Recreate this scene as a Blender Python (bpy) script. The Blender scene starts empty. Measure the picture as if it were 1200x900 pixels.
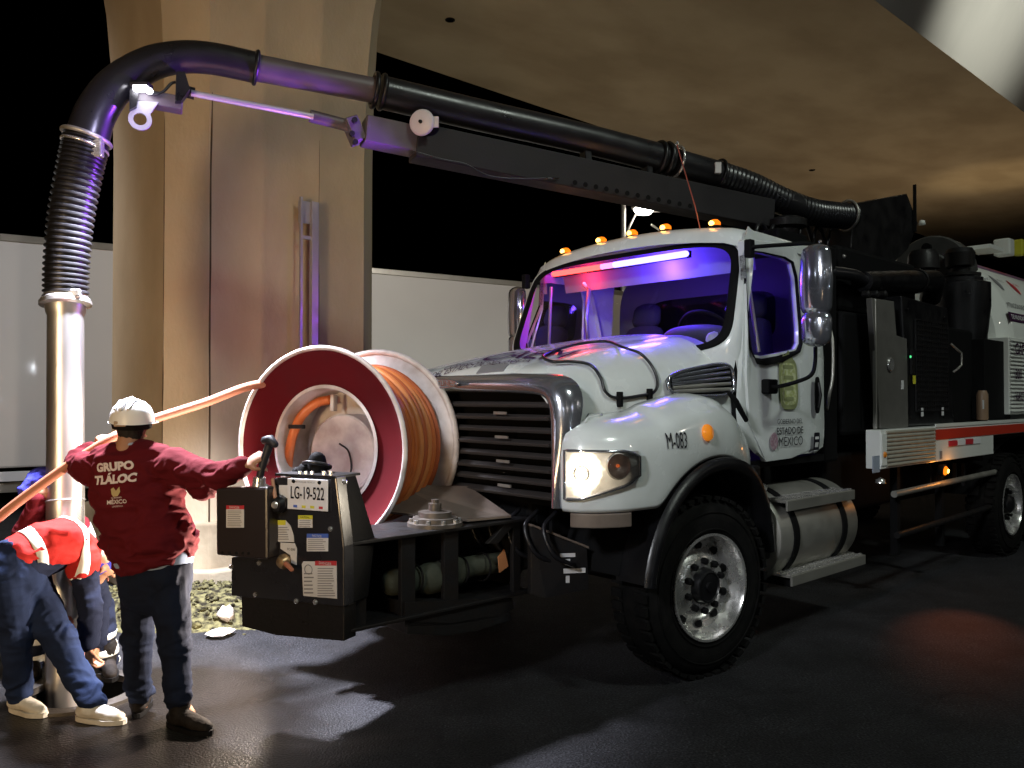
import bpy, bmesh, math, random
from mathutils import Vector, Matrix, noise
from mathutils.bvhtree import BVHTree
random.seed(7)
R = math.radians
SC = bpy.context.scene
COL = SC.collection
# ---------------------------------------------------------------- camera
FPX = 970.0; EYE = 1.66; PITCH = math.atan(15 / FPX)
cam = bpy.data.cameras.new('camera'); cam_o = bpy.data.objects.new('camera', cam); COL.objects.link(cam_o)
cam.lens = 36.0 * FPX / 1200.0; cam.sensor_width = 36.0; cam.clip_end = 1500; cam.clip_start = 0.05
cam_o.location = (0, 0, EYE); cam_o.rotation_euler = (R(90) + PITCH, 0, 0)
SC.camera = cam_o
SC.render.resolution_x = 1024; SC.render.resolution_y = 768
SC.view_settings.view_transform = 'Standard'; SC.view_settings.look = 'None'
SC.view_settings.exposure = 0.0; SC.view_settings.gamma = 1.0
# ---------------------------------------------------------------- night sky
world = bpy.data.worlds.new("World"); SC.world = world; world.use_nodes = True
wn = world.node_tree; wn.nodes.clear()
sky = wn.nodes.new('ShaderNodeTexSky'); sky.sky_type = 'NISHITA'; sky.sun_disc = False
sky.sun_elevation = R(-9); sky.sun_rotation = R(200)
bgn = wn.nodes.new('ShaderNodeBackground'); bgn.inputs['Strength'].default_value = 0.06
wo = wn.nodes.new('ShaderNodeOutputWorld')
wn.links.new(sky.outputs[0], bgn.inputs[0]); wn.links.new(bgn.outputs[0], wo.inputs[0])

# truck frame: origin on the ground under the front axle, x forward, y to the driver's side, z up
TO = Vector((0.362, 5.81, 0)); TF = Vector((-.733, -.680, 0)).normalized(); TL = Vector((.680, -.733, 0)).normalized()
CAMP = Vector((0, 0, EYE))
def at(u, v, Y):
    'world point at depth Y along a sight line measured on the photograph'
    return Vector(((u - 600) / FPX * Y, Y, EYE - (v - 465) / FPX * Y))
def sight(u, v):
    return Vector(((u - 600) / FPX, 1.0, -(v - 465) / FPX))
def on_plane(u, v, P0, n):
    d = sight(u, v); return CAMP + d * ((P0 - CAMP).dot(n) / d.dot(n))
def tw(x, y, z): return TO + TF * x + TL * y + Vector((0, 0, z))
def tl(P):
    d = P - TO; return Vector((d.dot(TF), d.dot(TL), P.z))
def ty(u, v, y): return tl(on_plane(u, v, tw(0, y, 0), TL))
def tx(u, v, x): return tl(on_plane(u, v, tw(x, 0, 0), TF))

# ---------------------------------------------------------------- lamps
def lamp(name, kind, loc, energy, color, target=None, **k):
    l = bpy.data.lights.new(name, kind); l.energy = energy; l.color = color
    for a, b in k.items(): setattr(l, a, b)
    o = bpy.data.objects.new(name, l); COL.objects.link(o); o.location = loc
    if target is not None:
        o.rotation_euler = (Vector(target) - Vector(loc)).to_track_quat('-Z', 'Y').to_euler()
    return o
WARM = (1.0, .72, .38); NEUT = (.90, 1.0, .90); COOL = (.78, .85, 1.0)
# avenue: right street lamp, plus unseen fill spots added for pier, truck front and trailer
lamp('pier_fill_warm', 'SPOT', (-4.6, -6.5, 1.5), 2900, (1.0, .68, .36), (-2.7, 7.5, 2.4), spot_size=R(38), spot_blend=.9, shadow_soft_size=1.1)  # added fill, low behind the camera, warms the lower pier
lamp('street_light_right', 'SPOT', (8.2, -1.6, 13.0), 2300, NEUT, (2.9, 6.6, 1.6), spot_size=R(62), spot_blend=.7, shadow_soft_size=.9)
lamp('truck_front_fill', 'SPOT', (-4.0, -3.2, 5.4), 2100, (.92, .95, 1.0), (0.5, 5.1, 1.9), spot_size=R(25), spot_blend=.9, shadow_soft_size=.5)  # narrow fill added to keep hood and fender bright over dark ground
lamp('trailer_fill_warm', 'SPOT', (3.0, 9.5, 5.2), 650, (1.0, .92, .84), (-2.0, 14.5, 2.6), spot_size=R(70), spot_blend=.7, shadow_soft_size=.3)  # added spot that brightens the right part of the trailer
# unseen uplights added on the far side to brighten the soffit
lamp('soffit_fill', 'SPOT', (-1.2, 11.0, 1.2), 175, (1.0, .86, .56), (-.9, 12.2, 7), spot_size=R(150), spot_blend=.9, shadow_soft_size=.6)
lamp('soffit_fill', 'SPOT', tw(-9, -4, 1), 200, (1.0, .80, .52), tw(-9, -3, 7), spot_size=R(150), spot_blend=.9, shadow_soft_size=.6)
lamp('soffit_fill', 'SPOT', tw(-17, -3, 1), 520, (1.0, .74, .45), tw(-16, -3, 7), spot_size=R(150), spot_blend=.9, shadow_soft_size=.6)
lamp('soffit_fill', 'SPOT', (11.9, 19.5, 2.0), 300, (1.0, .74, .38), (11.9, 20.0, 7), spot_size=R(46), spot_blend=.9, shadow_soft_size=.3)
for i, P_ in enumerate(((-16, -6, 7), (-9, -14, 9), (-2, -18, 8), (7, -16, 9), (15, -9, 8), (20, -2, 9), (11, -12, 3), (24, 6, 8))):
    lamp('distant_street_light', 'POINT', P_, 130, (1, .93, .80) if i % 2 else (.85, .92, 1), shadow_soft_size=.10)
lamp('street_light_at_viaduct', 'SPOT', tw(-9.5, 3.6, 7.05), 900, (1.0, .98, .84), tw(-10.3, -.2, 7.9), spot_size=R(62), spot_blend=.9, shadow_soft_size=.2)
lamp('trailer_fill', 'SPOT', (-9.5, 3.5, 6.0), 1600, (.92, .94, 1.0), (-5.0, 12.0, 2.0), spot_size=R(60), spot_blend=.6, shadow_soft_size=.3)  # added spot that brightens the left end of the trailer
# ================================================================ helpers
def tag(o, label=None, cat=None, group=None, kind=None):
    if label: o['label'] = label
    if cat: o['category'] = cat
    if group: o['group'] = group
    if kind: o['kind'] = kind
    return o
def empty(name, loc=(0, 0, 0), rz=0, label=None, cat=None, group=None):
    o = bpy.data.objects.new(name, None); COL.objects.link(o); o.location = loc; o.rotation_euler = (0, 0, rz)
    return tag(o, label, cat, group)
def link(name, me, mat=None, parent=None, smooth=None, bevel=None, sub=0):
    if mat is not None:
        for m in (mat if isinstance(mat, (list, tuple)) else [mat]): me.materials.append(m)
    o = bpy.data.objects.new(name, me); COL.objects.link(o)
    if parent is not None: o.parent = parent
    if smooth is not None:
        me.shade_smooth()
        if smooth < 180: me.set_sharp_from_angle(angle=R(smooth))
    if bevel:
        b = o.modifiers.new('bevel', 'BEVEL'); b.width = bevel; b.segments = 2; b.limit_method = 'ANGLE'; b.angle_limit = R(40); b.harden_normals = False
    if sub:
        s = o.modifiers.new('sub', 'SUBSURF'); s.levels = sub; s.render_levels = sub
    return o
def basis(d, hint=None):
    d = Vector(d).normalized()
    h = Vector(hint) if hint is not None else (Vector((0, 0, 1)) if abs(d.z) < .95 else Vector((1, 0, 0)))
    a = (h - d * h.dot(d)).normalized(); return d, a, d.cross(a)
class MB:
    def __init__(s): s.v = []; s.f = []; s.m = []
    def add(s, v, f, mi=0):
        n = len(s.v); s.v += [Vector(p) for p in v]
        s.f += [tuple(i + n for i in q) for q in f]; s.m += [mi] * len(f); return s
    def box(s, c, d, ax=None, mi=0):
        c = Vector(c); X, Y, Z = ax if ax else (Vector((1, 0, 0)), Vector((0, 1, 0)), Vector((0, 0, 1)))
        h = [q / 2 for q in d]
        vs = [c + X * (a * h[0]) + Y * (b * h[1]) + Z * (e * h[2]) for a in (-1, 1) for b in (-1, 1) for e in (-1, 1)]
        return s.add(vs, [(0, 1, 3, 2), (4, 6, 7, 5), (0, 4, 5, 1), (2, 3, 7, 6), (0, 2, 6, 4), (1, 5, 7, 3)], mi)
    def prism(s, poly, d, mi=0):
        'poly: planar loop of points, extruded by vector d'
        poly = [Vector(p) for p in poly]; d = Vector(d); n = len(poly)
        vs = poly + [p + d for p in poly]
        return s.add(vs, [tuple(range(n))[::-1], tuple(range(n, 2 * n))] + [(i, (i + 1) % n, n + (i + 1) % n, n + i) for i in range(n)], mi)
    def tube(s, pts, r, seg=12, caps=True, closed=False, mi=0, flat=None, side=None, rnd=False):
        pts = [Vector(p) for p in pts]; n = len(pts)
        rs = list(r) if isinstance(r, (list, tuple)) else [r] * n
        if flat is not None and not isinstance(flat, (list, tuple)): flat = [flat] * n
        if rnd:      # hemispherical ends
            def cap(p, d, r0, rev, fl):
                o = [(p + d * (r0 * math.sin(a)), r0 * math.cos(a), fl) for a in (R(30), R(58), R(80))]
                return o[::-1] if rev else o
            d0 = (pts[0] - pts[1]).normalized(); d1 = (pts[-1] - pts[-2]).normalized()
            fl = flat or [1] * n
            L0 = cap(pts[0], d0, rs[0] * min(1, fl[0]), True, fl[0]); L1 = cap(pts[-1], d1, rs[-1] * min(1, fl[-1]), False, fl[-1])
            L0 = [(p, q / min(1, f), f) for p, q, f in L0]; L1 = [(p, q / min(1, f), f) for p, q, f in L1]
            allp = L0 + list(zip(pts, rs, fl)) + L1
            pts = [a[0] for a in allp]; rs = [a[1] for a in allp]; flat = [a[2] for a in allp]; n = len(pts)
        T = []
        for i in range(n):
            a = pts[(i - 1) % n] if (closed or i > 0) else pts[i]; b = pts[(i + 1) % n] if (closed or i < n - 1) else pts[i]
            T.append((b - a).normalized())
        _, A, B = basis(T[0], side)
        vs = []
        for i in range(n):
            if side is not None: _, A, B = basis(T[i], side)
            else:
                A = (A - T[i] * A.dot(T[i])).normalized(); B = T[i].cross(A)
            for k in range(seg):
                a = 2 * math.pi * k / seg; fl = flat[i] if flat else 1
                vs.append(pts[i] + A * (rs[i] * math.cos(a)) + B * (rs[i] * fl * math.sin(a)))
        fs = []
        for i in range(n if closed else n - 1):
            j = (i + 1) % n
            for k in range(seg): fs.append((i * seg + k, i * seg + (k + 1) % seg, j * seg + (k + 1) % seg, j * seg + k))
        if caps and not closed:
            fs.append(tuple(range(seg))[::-1]); fs.append(tuple(range((n - 1) * seg, n * seg)))
        return s.add(vs, fs, mi)
    def lathe(s, prof, o, d, seg=32, mi=0, closed=False, caps=True):
        'prof: (radius, distance along d)'
        o = Vector(o); d, A, B = basis(d); vs = []
        for r, h in prof:
            for k in range(seg):
                a = 2 * math.pi * k / seg; vs.append(o + d * h + A * (r * math.cos(a)) + B * (r * math.sin(a)))
        fs = []; n = len(prof)
        for i in range(n if closed else n - 1):
            j = (i + 1) % n
            for k in range(seg): fs.append((i * seg + k, i * seg + (k + 1) % seg, j * seg + (k + 1) % seg, j * seg + k))
        if not closed and caps:
            if prof[0][0] > 1e-4: fs.append(tuple(range(seg))[::-1])
            if prof[-1][0] > 1e-4: fs.append(tuple(range((n - 1) * seg, n * seg)))
        return s.add(vs, fs, mi)
    def ring(s, o, d, r, t, seg=40, mt=8, mi=0):
        o = Vector(o); d, A, B = basis(d)
        return s.tube([o + A * (r * math.cos(2 * math.pi * k / seg)) + B * (r * math.sin(2 * math.pi * k / seg)) for k in range(seg)], t, mt, closed=True, mi=mi)
    def grid(s, P, mi=0, closed=False):
        n = len(P); m = len(P[0]); vs = [p for row in P for p in row]
        return s.add(vs, [(i * m + j, i * m + (j + 1) % m, (i + 1) * m + (j + 1) % m, (i + 1) * m + j) for i in range(n - 1) for j in range(m if closed else m - 1)], mi)
    def mesh(s, name, merge=True):
        me = bpy.data.meshes.new(name); me.from_pydata([tuple(p) for p in s.v], [], s.f); me.polygons.foreach_set('material_index', s.m)
        bm = bmesh.new(); bm.from_mesh(me)
        if merge: bmesh.ops.remove_doubles(bm, verts=bm.verts, dist=1e-5)
        bmesh.ops.recalc_face_normals(bm, faces=bm.faces); bm.to_mesh(me); bm.free(); return me
    def obj(s, name, mat, parent=None, smooth=None, bevel=None, sub=0):
        return link(name, s.mesh(name), mat, parent, smooth, bevel, sub)
def spline(pts, n=8, closed=False):
    P = [Vector(p) for p in pts]; out = []; N = len(P)
    for i in range(N if closed else N - 1):
        p0 = P[(i - 1) % N] if (closed or i > 0) else P[i] * 2 - P[i + 1]; p1 = P[i]; p2 = P[(i + 1) % N]
        p3 = P[(i + 2) % N] if (closed or i < N - 2) else p2 * 2 - p1
        for k in range(n):
            t = k / n
            out.append(.5 * ((2 * p1) + (p2 - p0) * t + (2 * p0 - 5 * p1 + 4 * p2 - p3) * t * t + (3 * p1 - p0 - 3 * p2 + p3) * t ** 3))
    if not closed: out.append(P[-1])
    return out
def solidify(o, t, off=-1):
    m = o.modifiers.new('solid', 'SOLIDIFY'); m.thickness = t; m.offset = off; return o

# ---------------------------------------------------------------- materials
def mat(name, col, rough=.5, metal=0, var=0, vscale=8, bump=0, bscale=60, col2=None, coat=0, stretch=(1, 1, 1), emit=None, es=0, rvar=0, detail=4):
    m = bpy.data.materials.new(name); m.use_nodes = True; nt = m.node_tree; b = nt.nodes['Principled BSDF']
    b.inputs['Base Color'].default_value = (*col, 1); b.inputs['Roughness'].default_value = rough; b.inputs['Metallic'].default_value = metal
    b.inputs['Specular IOR Level'].default_value = .12 if rough >= .74 else (.25 if sum(col) < .08 and rough > .4 else .5); b.inputs['Coat Weight'].default_value = coat; b.inputs['Coat Roughness'].default_value = .05
    if emit: b.inputs['Emission Color'].default_value = (*emit, 1); b.inputs['Emission Strength'].default_value = es
    if var or bump or rvar:
        tc = nt.nodes.new('ShaderNodeTexCoord'); mp = nt.nodes.new('ShaderNodeMapping'); mp.inputs['Scale'].default_value = stretch
        nt.links.new(tc.outputs['Object'], mp.inputs[0])
    if var or rvar:
        nz = nt.nodes.new('ShaderNodeTexNoise'); nz.inputs['Scale'].default_value = vscale; nz.inputs['Detail'].default_value = detail
        nt.links.new(mp.outputs[0], nz.inputs[0])
    if var:
        c2 = col2 or tuple(c * .45 for c in col)
        rp = nt.nodes.new('ShaderNodeValToRGB'); rp.color_ramp.elements[0].position = .5 - .2 / max(var, .1) * .5; rp.color_ramp.elements[1].position = .62
        rp.color_ramp.elements[0].color = (*[a * (1 - var) + c * var for a, c in zip(col, c2)], 1); rp.color_ramp.elements[1].color = (*col, 1)
        nt.links.new(nz.outputs[0], rp.inputs[0]); nt.links.new(rp.outputs[0], b.inputs['Base Color'])
    if rvar:
        mr = nt.nodes.new('ShaderNodeMapRange'); mr.inputs[3].default_value = rough - rvar; mr.inputs[4].default_value = rough + rvar
        mr.inputs[1].default_value = .3; mr.inputs[2].default_value = .7
        nt.links.new(nz.outputs[0], mr.inputs[0]); nt.links.new(mr.outputs[0], b.inputs['Roughness'])
    if bump:
        n2 = nt.nodes.new('ShaderNodeTexNoise'); n2.inputs['Scale'].default_value = bscale; n2.inputs['Detail'].default_value = 5
        bp = nt.nodes.new('ShaderNodeBump'); bp.inputs['Strength'].default_value = bump; bp.inputs['Distance'].default_value = .01
        nt.links.new(mp.outputs[0], n2.inputs[0]); nt.links.new(n2.outputs[0], bp.inputs['Height']); nt.links.new(bp.outputs[0], b.inputs['Normal'])
    return m
def emat(name, col, s):
    m = bpy.data.materials.new(name); m.use_nodes = True; nt = m.node_tree; nt.nodes.clear()
    e = nt.nodes.new('ShaderNodeEmission'); e.inputs[0].default_value = (*col, 1); e.inputs[1].default_value = s
    o = nt.nodes.new('ShaderNodeOutputMaterial'); nt.links.new(e.outputs[0], o.inputs[0]); return m
def glassm(name, tint, refl=1.0):
    m = bpy.data.materials.new(name); m.use_nodes = True; nt = m.node_tree; nt.nodes.clear()
    t = nt.nodes.new('ShaderNodeBsdfTransparent'); t.inputs[0].default_value = (*tint, 1)
    g = nt.nodes.new('ShaderNodeBsdfGlossy'); g.inputs['Roughness'].default_value = .03
    fr = nt.nodes.new('ShaderNodeFresnel'); fr.inputs[0].default_value = 1.45
    mx = nt.nodes.new('ShaderNodeMixShader'); o = nt.nodes.new('ShaderNodeOutputMaterial')
    nt.links.new(fr.outputs[0], mx.inputs[0]); nt.links.new(t.outputs[0], mx.inputs[1]); nt.links.new(g.outputs[0], mx.inputs[2]); nt.links.new(mx.outputs[0], o.inputs[0])
    return m
def radial(name, col):
    'lamp that is brightest at its centre'
    m = bpy.data.materials.new(name); m.use_nodes = True; nt = m.node_tree; nt.nodes.clear(); N = nt.nodes.new; Lk = nt.links.new
    tc = N('ShaderNodeTexCoord'); vm = N('ShaderNodeVectorMath'); vm.operation = 'DISTANCE'; vm.inputs[1].default_value = (.5, .5, .5); Lk(tc.outputs['Generated'], vm.inputs[0])
    nz = N('ShaderNodeTexNoise'); nz.inputs['Scale'].default_value = 7; Lk(tc.outputs['Generated'], nz.inputs[0])
    ad = N('ShaderNodeMath'); ad.operation = 'MULTIPLY_ADD'; ad.inputs[1].default_value = .35; Lk(nz.outputs[0], ad.inputs[0]); Lk(vm.outputs['Value'], ad.inputs[2])
    mr = N('ShaderNodeMapRange'); mr.inputs[1].default_value = .35; mr.inputs[2].default_value = .72; mr.inputs[3].default_value = 9; mr.inputs[4].default_value = .25; Lk(ad.outputs[0], mr.inputs[0])
    e = N('ShaderNodeEmission'); e.inputs[0].default_value = (*col, 1); Lk(mr.outputs[0], e.inputs[1]); o = N('ShaderNodeOutputMaterial'); Lk(e.outputs[0], o.inputs[0]); return m
M = {}
M['white'] = mat('white_paint', (.72, .76, .75), .24, var=.4, vscale=5, col2=(.50, .52, .49), coat=.6, detail=9, rvar=.08)
M['tankwhite'] = mat('tank_paint', (.78, .80, .76), .35, var=.3, vscale=3, col2=(.6, .6, .56), coat=.3)
M['black'] = mat('black_paint', (.005, .005, .006), .38, bump=.08, bscale=90, rvar=.12, vscale=7)
M['matte'] = mat('matte_black', (.005, .005, .0055), .75, bump=.15, bscale=120)
M['frame'] = mat('frame_steel', (.008, .008, .009), .5, var=.5, vscale=9, col2=(.020, .016, .013), bump=.2, rvar=.15)
M['rubber'] = mat('tyre_rubber', (.004, .004, .004), .85, var=.5, vscale=12, col2=(.013, .012, .011), bump=.2)
M['chrome'] = mat('chrome', (.50, .52, .58), .15, .88, rvar=.05, vscale=9, bump=.02, bscale=20)
M['alu'] = mat('polished_aluminium', (.70, .69, .67), .26, .8, rvar=.1, vscale=14, bump=.04, bscale=60)
M['brushed'] = mat('brushed_aluminium', (.40, .39, .35), .42, .7, rvar=.1, vscale=9, bump=.05)
M['pipe'] = mat('dull_metal_pipe', (.60, .59, .58), .36, .9, var=.5, vscale=3, col2=(.36, .34, .31), rvar=.12, bump=.1, bscale=25, stretch=(1, 1, .25))
M['maroon'] = mat('maroon_paint', (.085, .004, .007), .75, var=.4, vscale=6, col2=(.055, .006, .008), rvar=.08)
M['reelwhite'] = mat('worn_white_paint', (.62, .58, .56), .45, var=.7, vscale=7, col2=(.33, .27, .23), bump=.1)
M['orange'] = mat('orange_hose', (.62, .16, .035), .42, var=.5, vscale=10, col2=(.34, .08, .02), bump=.06)
M['hose_pale'] = mat('weathered_hose', (.46, .17, .10), .6, var=.5, vscale=7, col2=(.38, .14, .07), bump=.06)
M['hose_black'] = mat('black_hose', (.012, .012, .014), .34, rvar=.08, vscale=6, bump=.06)
M['sticker'] = mat('sticker_white', (.66, .66, .66), .5, var=.2, vscale=20)
M['s_yel'] = mat('sticker_yellow', (.62, .6, .04), .5); M['s_blue'] = mat('sticker_blue', (.06, .13, .5), .5)
M['s_red'] = mat('sticker_red', (.5, .03, .04), .5); M['s_grey'] = mat('print_grey', (.2, .2, .21), .6)
M['ink'] = mat('ink_dark', (.012, .011, .016), .8); M['ink_purple'] = mat('ink_plum', (.045, .014, .045), .85)
M['ink_green'] = mat('ink_olive', (.25, .28, .13), .5); M['white_ink'] = mat('shirt_print', (.62, .55, .56), .8)
M['concrete'] = mat('pier_concrete', (.43, .35, .245), .85, var=.5, vscale=2.2, col2=(.31, .245, .165), bump=.45, bscale=30, stretch=(1.0, 1.0, .6), detail=10)
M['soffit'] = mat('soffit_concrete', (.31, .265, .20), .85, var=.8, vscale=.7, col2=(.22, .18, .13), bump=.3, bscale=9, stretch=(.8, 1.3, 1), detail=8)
M['web'] = mat('web_concrete', (.42, .42, .40), .8, var=.5, vscale=1.0, col2=(.30, .30, .29), bump=.15, bscale=14, stretch=(1, 1, .3))
M['trailer'] = mat('trailer_panel', (.66, .65, .62), .38, var=.5, vscale=.5, col2=(.46, .45, .44), coat=.3, stretch=(.6, 1, .6))
M['amber'] = emat('amber_lamp', (1.0, .20, .008), 1.8); M['ambercore'] = emat('amber_core', (1, .55, .12), 6)
M['glass'] = glassm('windshield_glass', (.80, .82, .86)); M['clear'] = glassm('lamp_glass', (.96, .96, .96))
M['ledred'] = emat('led_red', (1, .04, .035), 9); M['ledblue'] = emat('led_blue', (.13, .10, 1), 13); M['ledwhite'] = emat('led_mix', (1, .25, .8), 3)
M['hl'] = radial('head_lamp', (1, .84, .62)); M['work'] = emat('work_lamp', (.92, .9, 1), 30); M['street'] = emat('street_lamp_glow', (1, .93, .84), 22)
M['shirt'] = mat('maroon_cotton', (.092, .0065, .011), .9, var=.35, vscale=5, bump=.25, bscale=220)
M['jeans'] = mat('dark_denim', (.007, .010, .021), .9, var=.5, vscale=7, col2=(.010, .018, .045), bump=.3, bscale=260)
M['jeans2'] = mat('blue_denim', (.009, .015, .037), .9, var=.5, vscale=6, col2=(.02, .035, .09), bump=.3, bscale=260)
M['navy'] = mat('navy_workwear', (.011, .015, .033), .9, var=.4, vscale=7, bump=.25, bscale=200)
M['vest'] = mat('red_vest', (.40, .022, .018), .8, var=.3, vscale=6, col2=(.28, .012, .012), bump=.25, bscale=160)
M['reflect'] = mat('reflective_tape', (.82, .84, .80), .45, var=.2, vscale=40)
M['skin'] = mat('skin', (.34, .17, .10), .6, var=.3, vscale=14, col2=(.27, .12, .07), bump=.1, bscale=120)
M['hair'] = mat('dark_hair', (.015, .012, .010), .7, bump=.6, bscale=150)
M['helmet'] = mat('white_helmet', (.74, .75, .78), .38, var=.3, vscale=10, col2=(.55, .54, .52))
M['boot'] = mat('black_boot', (.010, .009, .0085), .75, var=.4, vscale=14, col2=(.05, .04, .035), bump=.3)
M['shoe'] = mat('pale_shoe', (.60, .57, .50), .7, var=.5, vscale=12, col2=(.32, .28, .22), bump=.2)
M['bluecloth'] = mat('blue_cloth', (.045, .05, .36), .85, var=.3, vscale=8, bump=.3)
M['tarp'] = mat('olive_wrap', (.055, .062, .048), .8, var=.5, vscale=9, bump=.4, bscale=25)
M['purplepole'] = mat('galvanised_steel', (.40, .38, .42), .4, .6, rvar=.1, vscale=20)
M['screen'] = mat('seat_fabric', (.025, .025, .03), .9, bump=.2)
M['dash'] = mat('dashboard', (.075, .075, .08), .6)
M['teal'] = mat('teal_decal', (.03, .38, .30), .5)
M['mark'] = mat('decal_tape_white', (.75, .76, .78), .4)

def text(txt, name, size, O, right, up, mat_, parent=None, depth=.002, align='CENTER', bold=0, sx=1.0, proj=None, off=.003, spacing=1.0):
    'flat lettering; O is the middle of the line in the parent frame, right/up span its surface'
    cu = bpy.data.curves.new(name, 'FONT'); cu.body = txt; cu.size = size; cu.align_x = align; cu.align_y = 'CENTER'
    cu.offset = bold; cu.space_character = spacing; cu.resolution_u = 3
    tmp = bpy.data.objects.new('tmp', cu); COL.objects.link(tmp)
    dg = bpy.context.evaluated_depsgraph_get(); me = bpy.data.meshes.new_from_object(tmp.evaluated_get(dg)); bpy.data.objects.remove(tmp)
    right = Vector(right).normalized(); up = Vector(up).normalized(); n = right.cross(up).normalized(); O = Vector(O)
    if proj is not None:
        bm = bmesh.new(); bm.from_mesh(me)
        bmesh.ops.triangulate(bm, faces=bm.faces)
        bmesh.ops.subdivide_edges(bm, edges=[e for e in bm.edges if e.calc_length() > size * .25], cuts=2, use_grid_fill=False)
        bmesh.ops.triangulate(bm, faces=bm.faces)
        bm.to_mesh(me); bm.free()
    for v in me.vertices:
        p = O + right * (v.co.x * sx) + up * v.co.y
        if proj is not None:
            h = proj.ray_cast(p + n * .5, -n, 1.2)
            if h[0] is not None: p = h[0] + n * off
        else: p = p + n * off
        v.co = p
    me.materials.clear()
    o = link(name, me, mat_, parent); tag(o); return o
def bvh(o):
    dg = bpy.context.evaluated_depsgraph_get(); dg.update(); ev = o.evaluated_get(dg); me = ev.to_mesh()
    t = BVHTree.FromPolygons([v.co.copy() for v in me.vertices], [tuple(p.vertices) for p in me.polygons]); ev.to_mesh_clear(); return t
# ================================================================ ground, viaduct, far trailer
ROT = math.atan2(TF.y, TF.x)
MH = Vector((-2.42, 4.66, 0)); MR = .30
def asphalt():
    m = bpy.data.materials.new('asphalt'); m.use_nodes = True; nt = m.node_tree; b = nt.nodes['Principled BSDF']; b.inputs['Specular IOR Level'].default_value = .3; N = nt.nodes.new; Lk = nt.links.new
    tc = N('ShaderNodeTexCoord')
    fine = N('ShaderNodeTexNoise'); fine.inputs['Scale'].default_value = 85; fine.inputs['Detail'].default_value = 3
    mid = N('ShaderNodeTexNoise'); mid.inputs['Scale'].default_value = 2.2; mid.inputs['Detail'].default_value = 7; mid.inputs['Roughness'].default_value = .62
    wet = N('ShaderNodeTexNoise'); wet.inputs['Scale'].default_value = 1.15; wet.inputs['Detail'].default_value = 6; wet.inputs['Distortion'].default_value = .6
    for t in (fine, mid, wet): Lk(tc.outputs['Object'], t.inputs[0])
    # wet patch round the manhole (spilled water): distance from a point on the road plus noise
    vm = N('ShaderNodeVectorMath'); vm.operation = 'DISTANCE'; vm.inputs[1].default_value = (-1.9, 4.3, 0); Lk(tc.outputs['Object'], vm.inputs[0])
    ad = N('ShaderNodeMath'); ad.operation = 'MULTIPLY_ADD'; ad.inputs[1].default_value = 2.6; Lk(wet.outputs[0], ad.inputs[0]); Lk(vm.outputs['Value'], ad.inputs[2])
    mr = N('ShaderNodeMapRange'); mr.inputs[1].default_value = 2.0; mr.inputs[2].default_value = 2.75; mr.inputs[3].default_value = 1; mr.inputs[4].default_value = 0; Lk(ad.outputs[0], mr.inputs[0])
    c1 = N('ShaderNodeValToRGB'); c1.color_ramp.elements[0].color = (.008, .008, .0095, 1); c1.color_ramp.elements[1].color = (.048, .048, .055, 1)
    c1.color_ramp.elements[0].position = .40; c1.color_ramp.elements[1].position = .68; Lk(fine.outputs[0], c1.inputs[0])
    c2 = N('ShaderNodeValToRGB'); c2.color_ramp.elements[0].color = (.55, .55, .55, 1); c2.color_ramp.elements[1].color = (1.25, 1.25, 1.25, 1)
    c2.color_ramp.elements[0].position = .35; c2.color_ramp.elements[1].position = .65; Lk(mid.outputs[0], c2.inputs[0])
    mu = N('ShaderNodeMix'); mu.data_type = 'RGBA'; mu.blend_type = 'MULTIPLY'; mu.inputs[0].default_value = 1; Lk(c1.outputs[0], mu.inputs[6]); Lk(c2.outputs[0], mu.inputs[7])
    dk = N('ShaderNodeMix'); dk.data_type = 'RGBA'; dk.inputs[7].default_value = (.008, .0062, .0052, 1); Lk(mu.outputs[2], dk.inputs[6])
    h = N('ShaderNodeMath'); h.operation = 'MULTIPLY'; h.inputs[1].default_value = .8; Lk(mr.outputs[0], h.inputs[0]); Lk(h.outputs[0], dk.inputs[0])
    wp = N('ShaderNodeVectorMath'); wp.operation = 'MULTIPLY_ADD'; wp.inputs[1].default_value = (.5, .5, 0); Lk(mid.outputs['Color'], wp.inputs[0]); Lk(tc.outputs['Object'], wp.inputs[2])
    vo = N('ShaderNodeTexVoronoi'); vo.feature = 'DISTANCE_TO_EDGE'; vo.inputs['Scale'].default_value = .55; Lk(wp.outputs[0], vo.inputs[0])
    cr = N('ShaderNodeMapRange'); cr.inputs[1].default_value = .0; cr.inputs[2].default_value = .010; cr.inputs[3].default_value = .7; cr.inputs[4].default_value = 1; Lk(vo.outputs[0], cr.inputs[0])
    ck = N('ShaderNodeMix'); ck.data_type = 'RGBA'; ck.blend_type = 'MULTIPLY'; ck.inputs[0].default_value = 1; Lk(dk.outputs[2], ck.inputs[6]); Lk(cr.outputs[0], ck.inputs[7])
    gr = N('ShaderNodeTexVoronoi'); gr.inputs['Scale'].default_value = 55; Lk(tc.outputs['Object'], gr.inputs[0])
    gm = N('ShaderNodeMapRange'); gm.inputs[1].default_value = .05; gm.inputs[2].default_value = .45; gm.inputs[3].default_value = 1.7; gm.inputs[4].default_value = .7; Lk(gr.outputs['Distance'], gm.inputs[0])
    gk = N('ShaderNodeMix'); gk.data_type = 'RGBA'; gk.blend_type = 'MULTIPLY'; gk.inputs[0].default_value = .8; Lk(ck.outputs[2], gk.inputs[6]); Lk(gm.outputs[0], gk.inputs[7])
    Lk(gk.outputs[2], b.inputs['Base Color'])
    rr = N('ShaderNodeMapRange'); rr.inputs[3].default_value = .78; rr.inputs[4].default_value = .30; Lk(mr.outputs[0], rr.inputs[0])
    Lk(rr.outputs[0], b.inputs['Roughness'])
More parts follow.
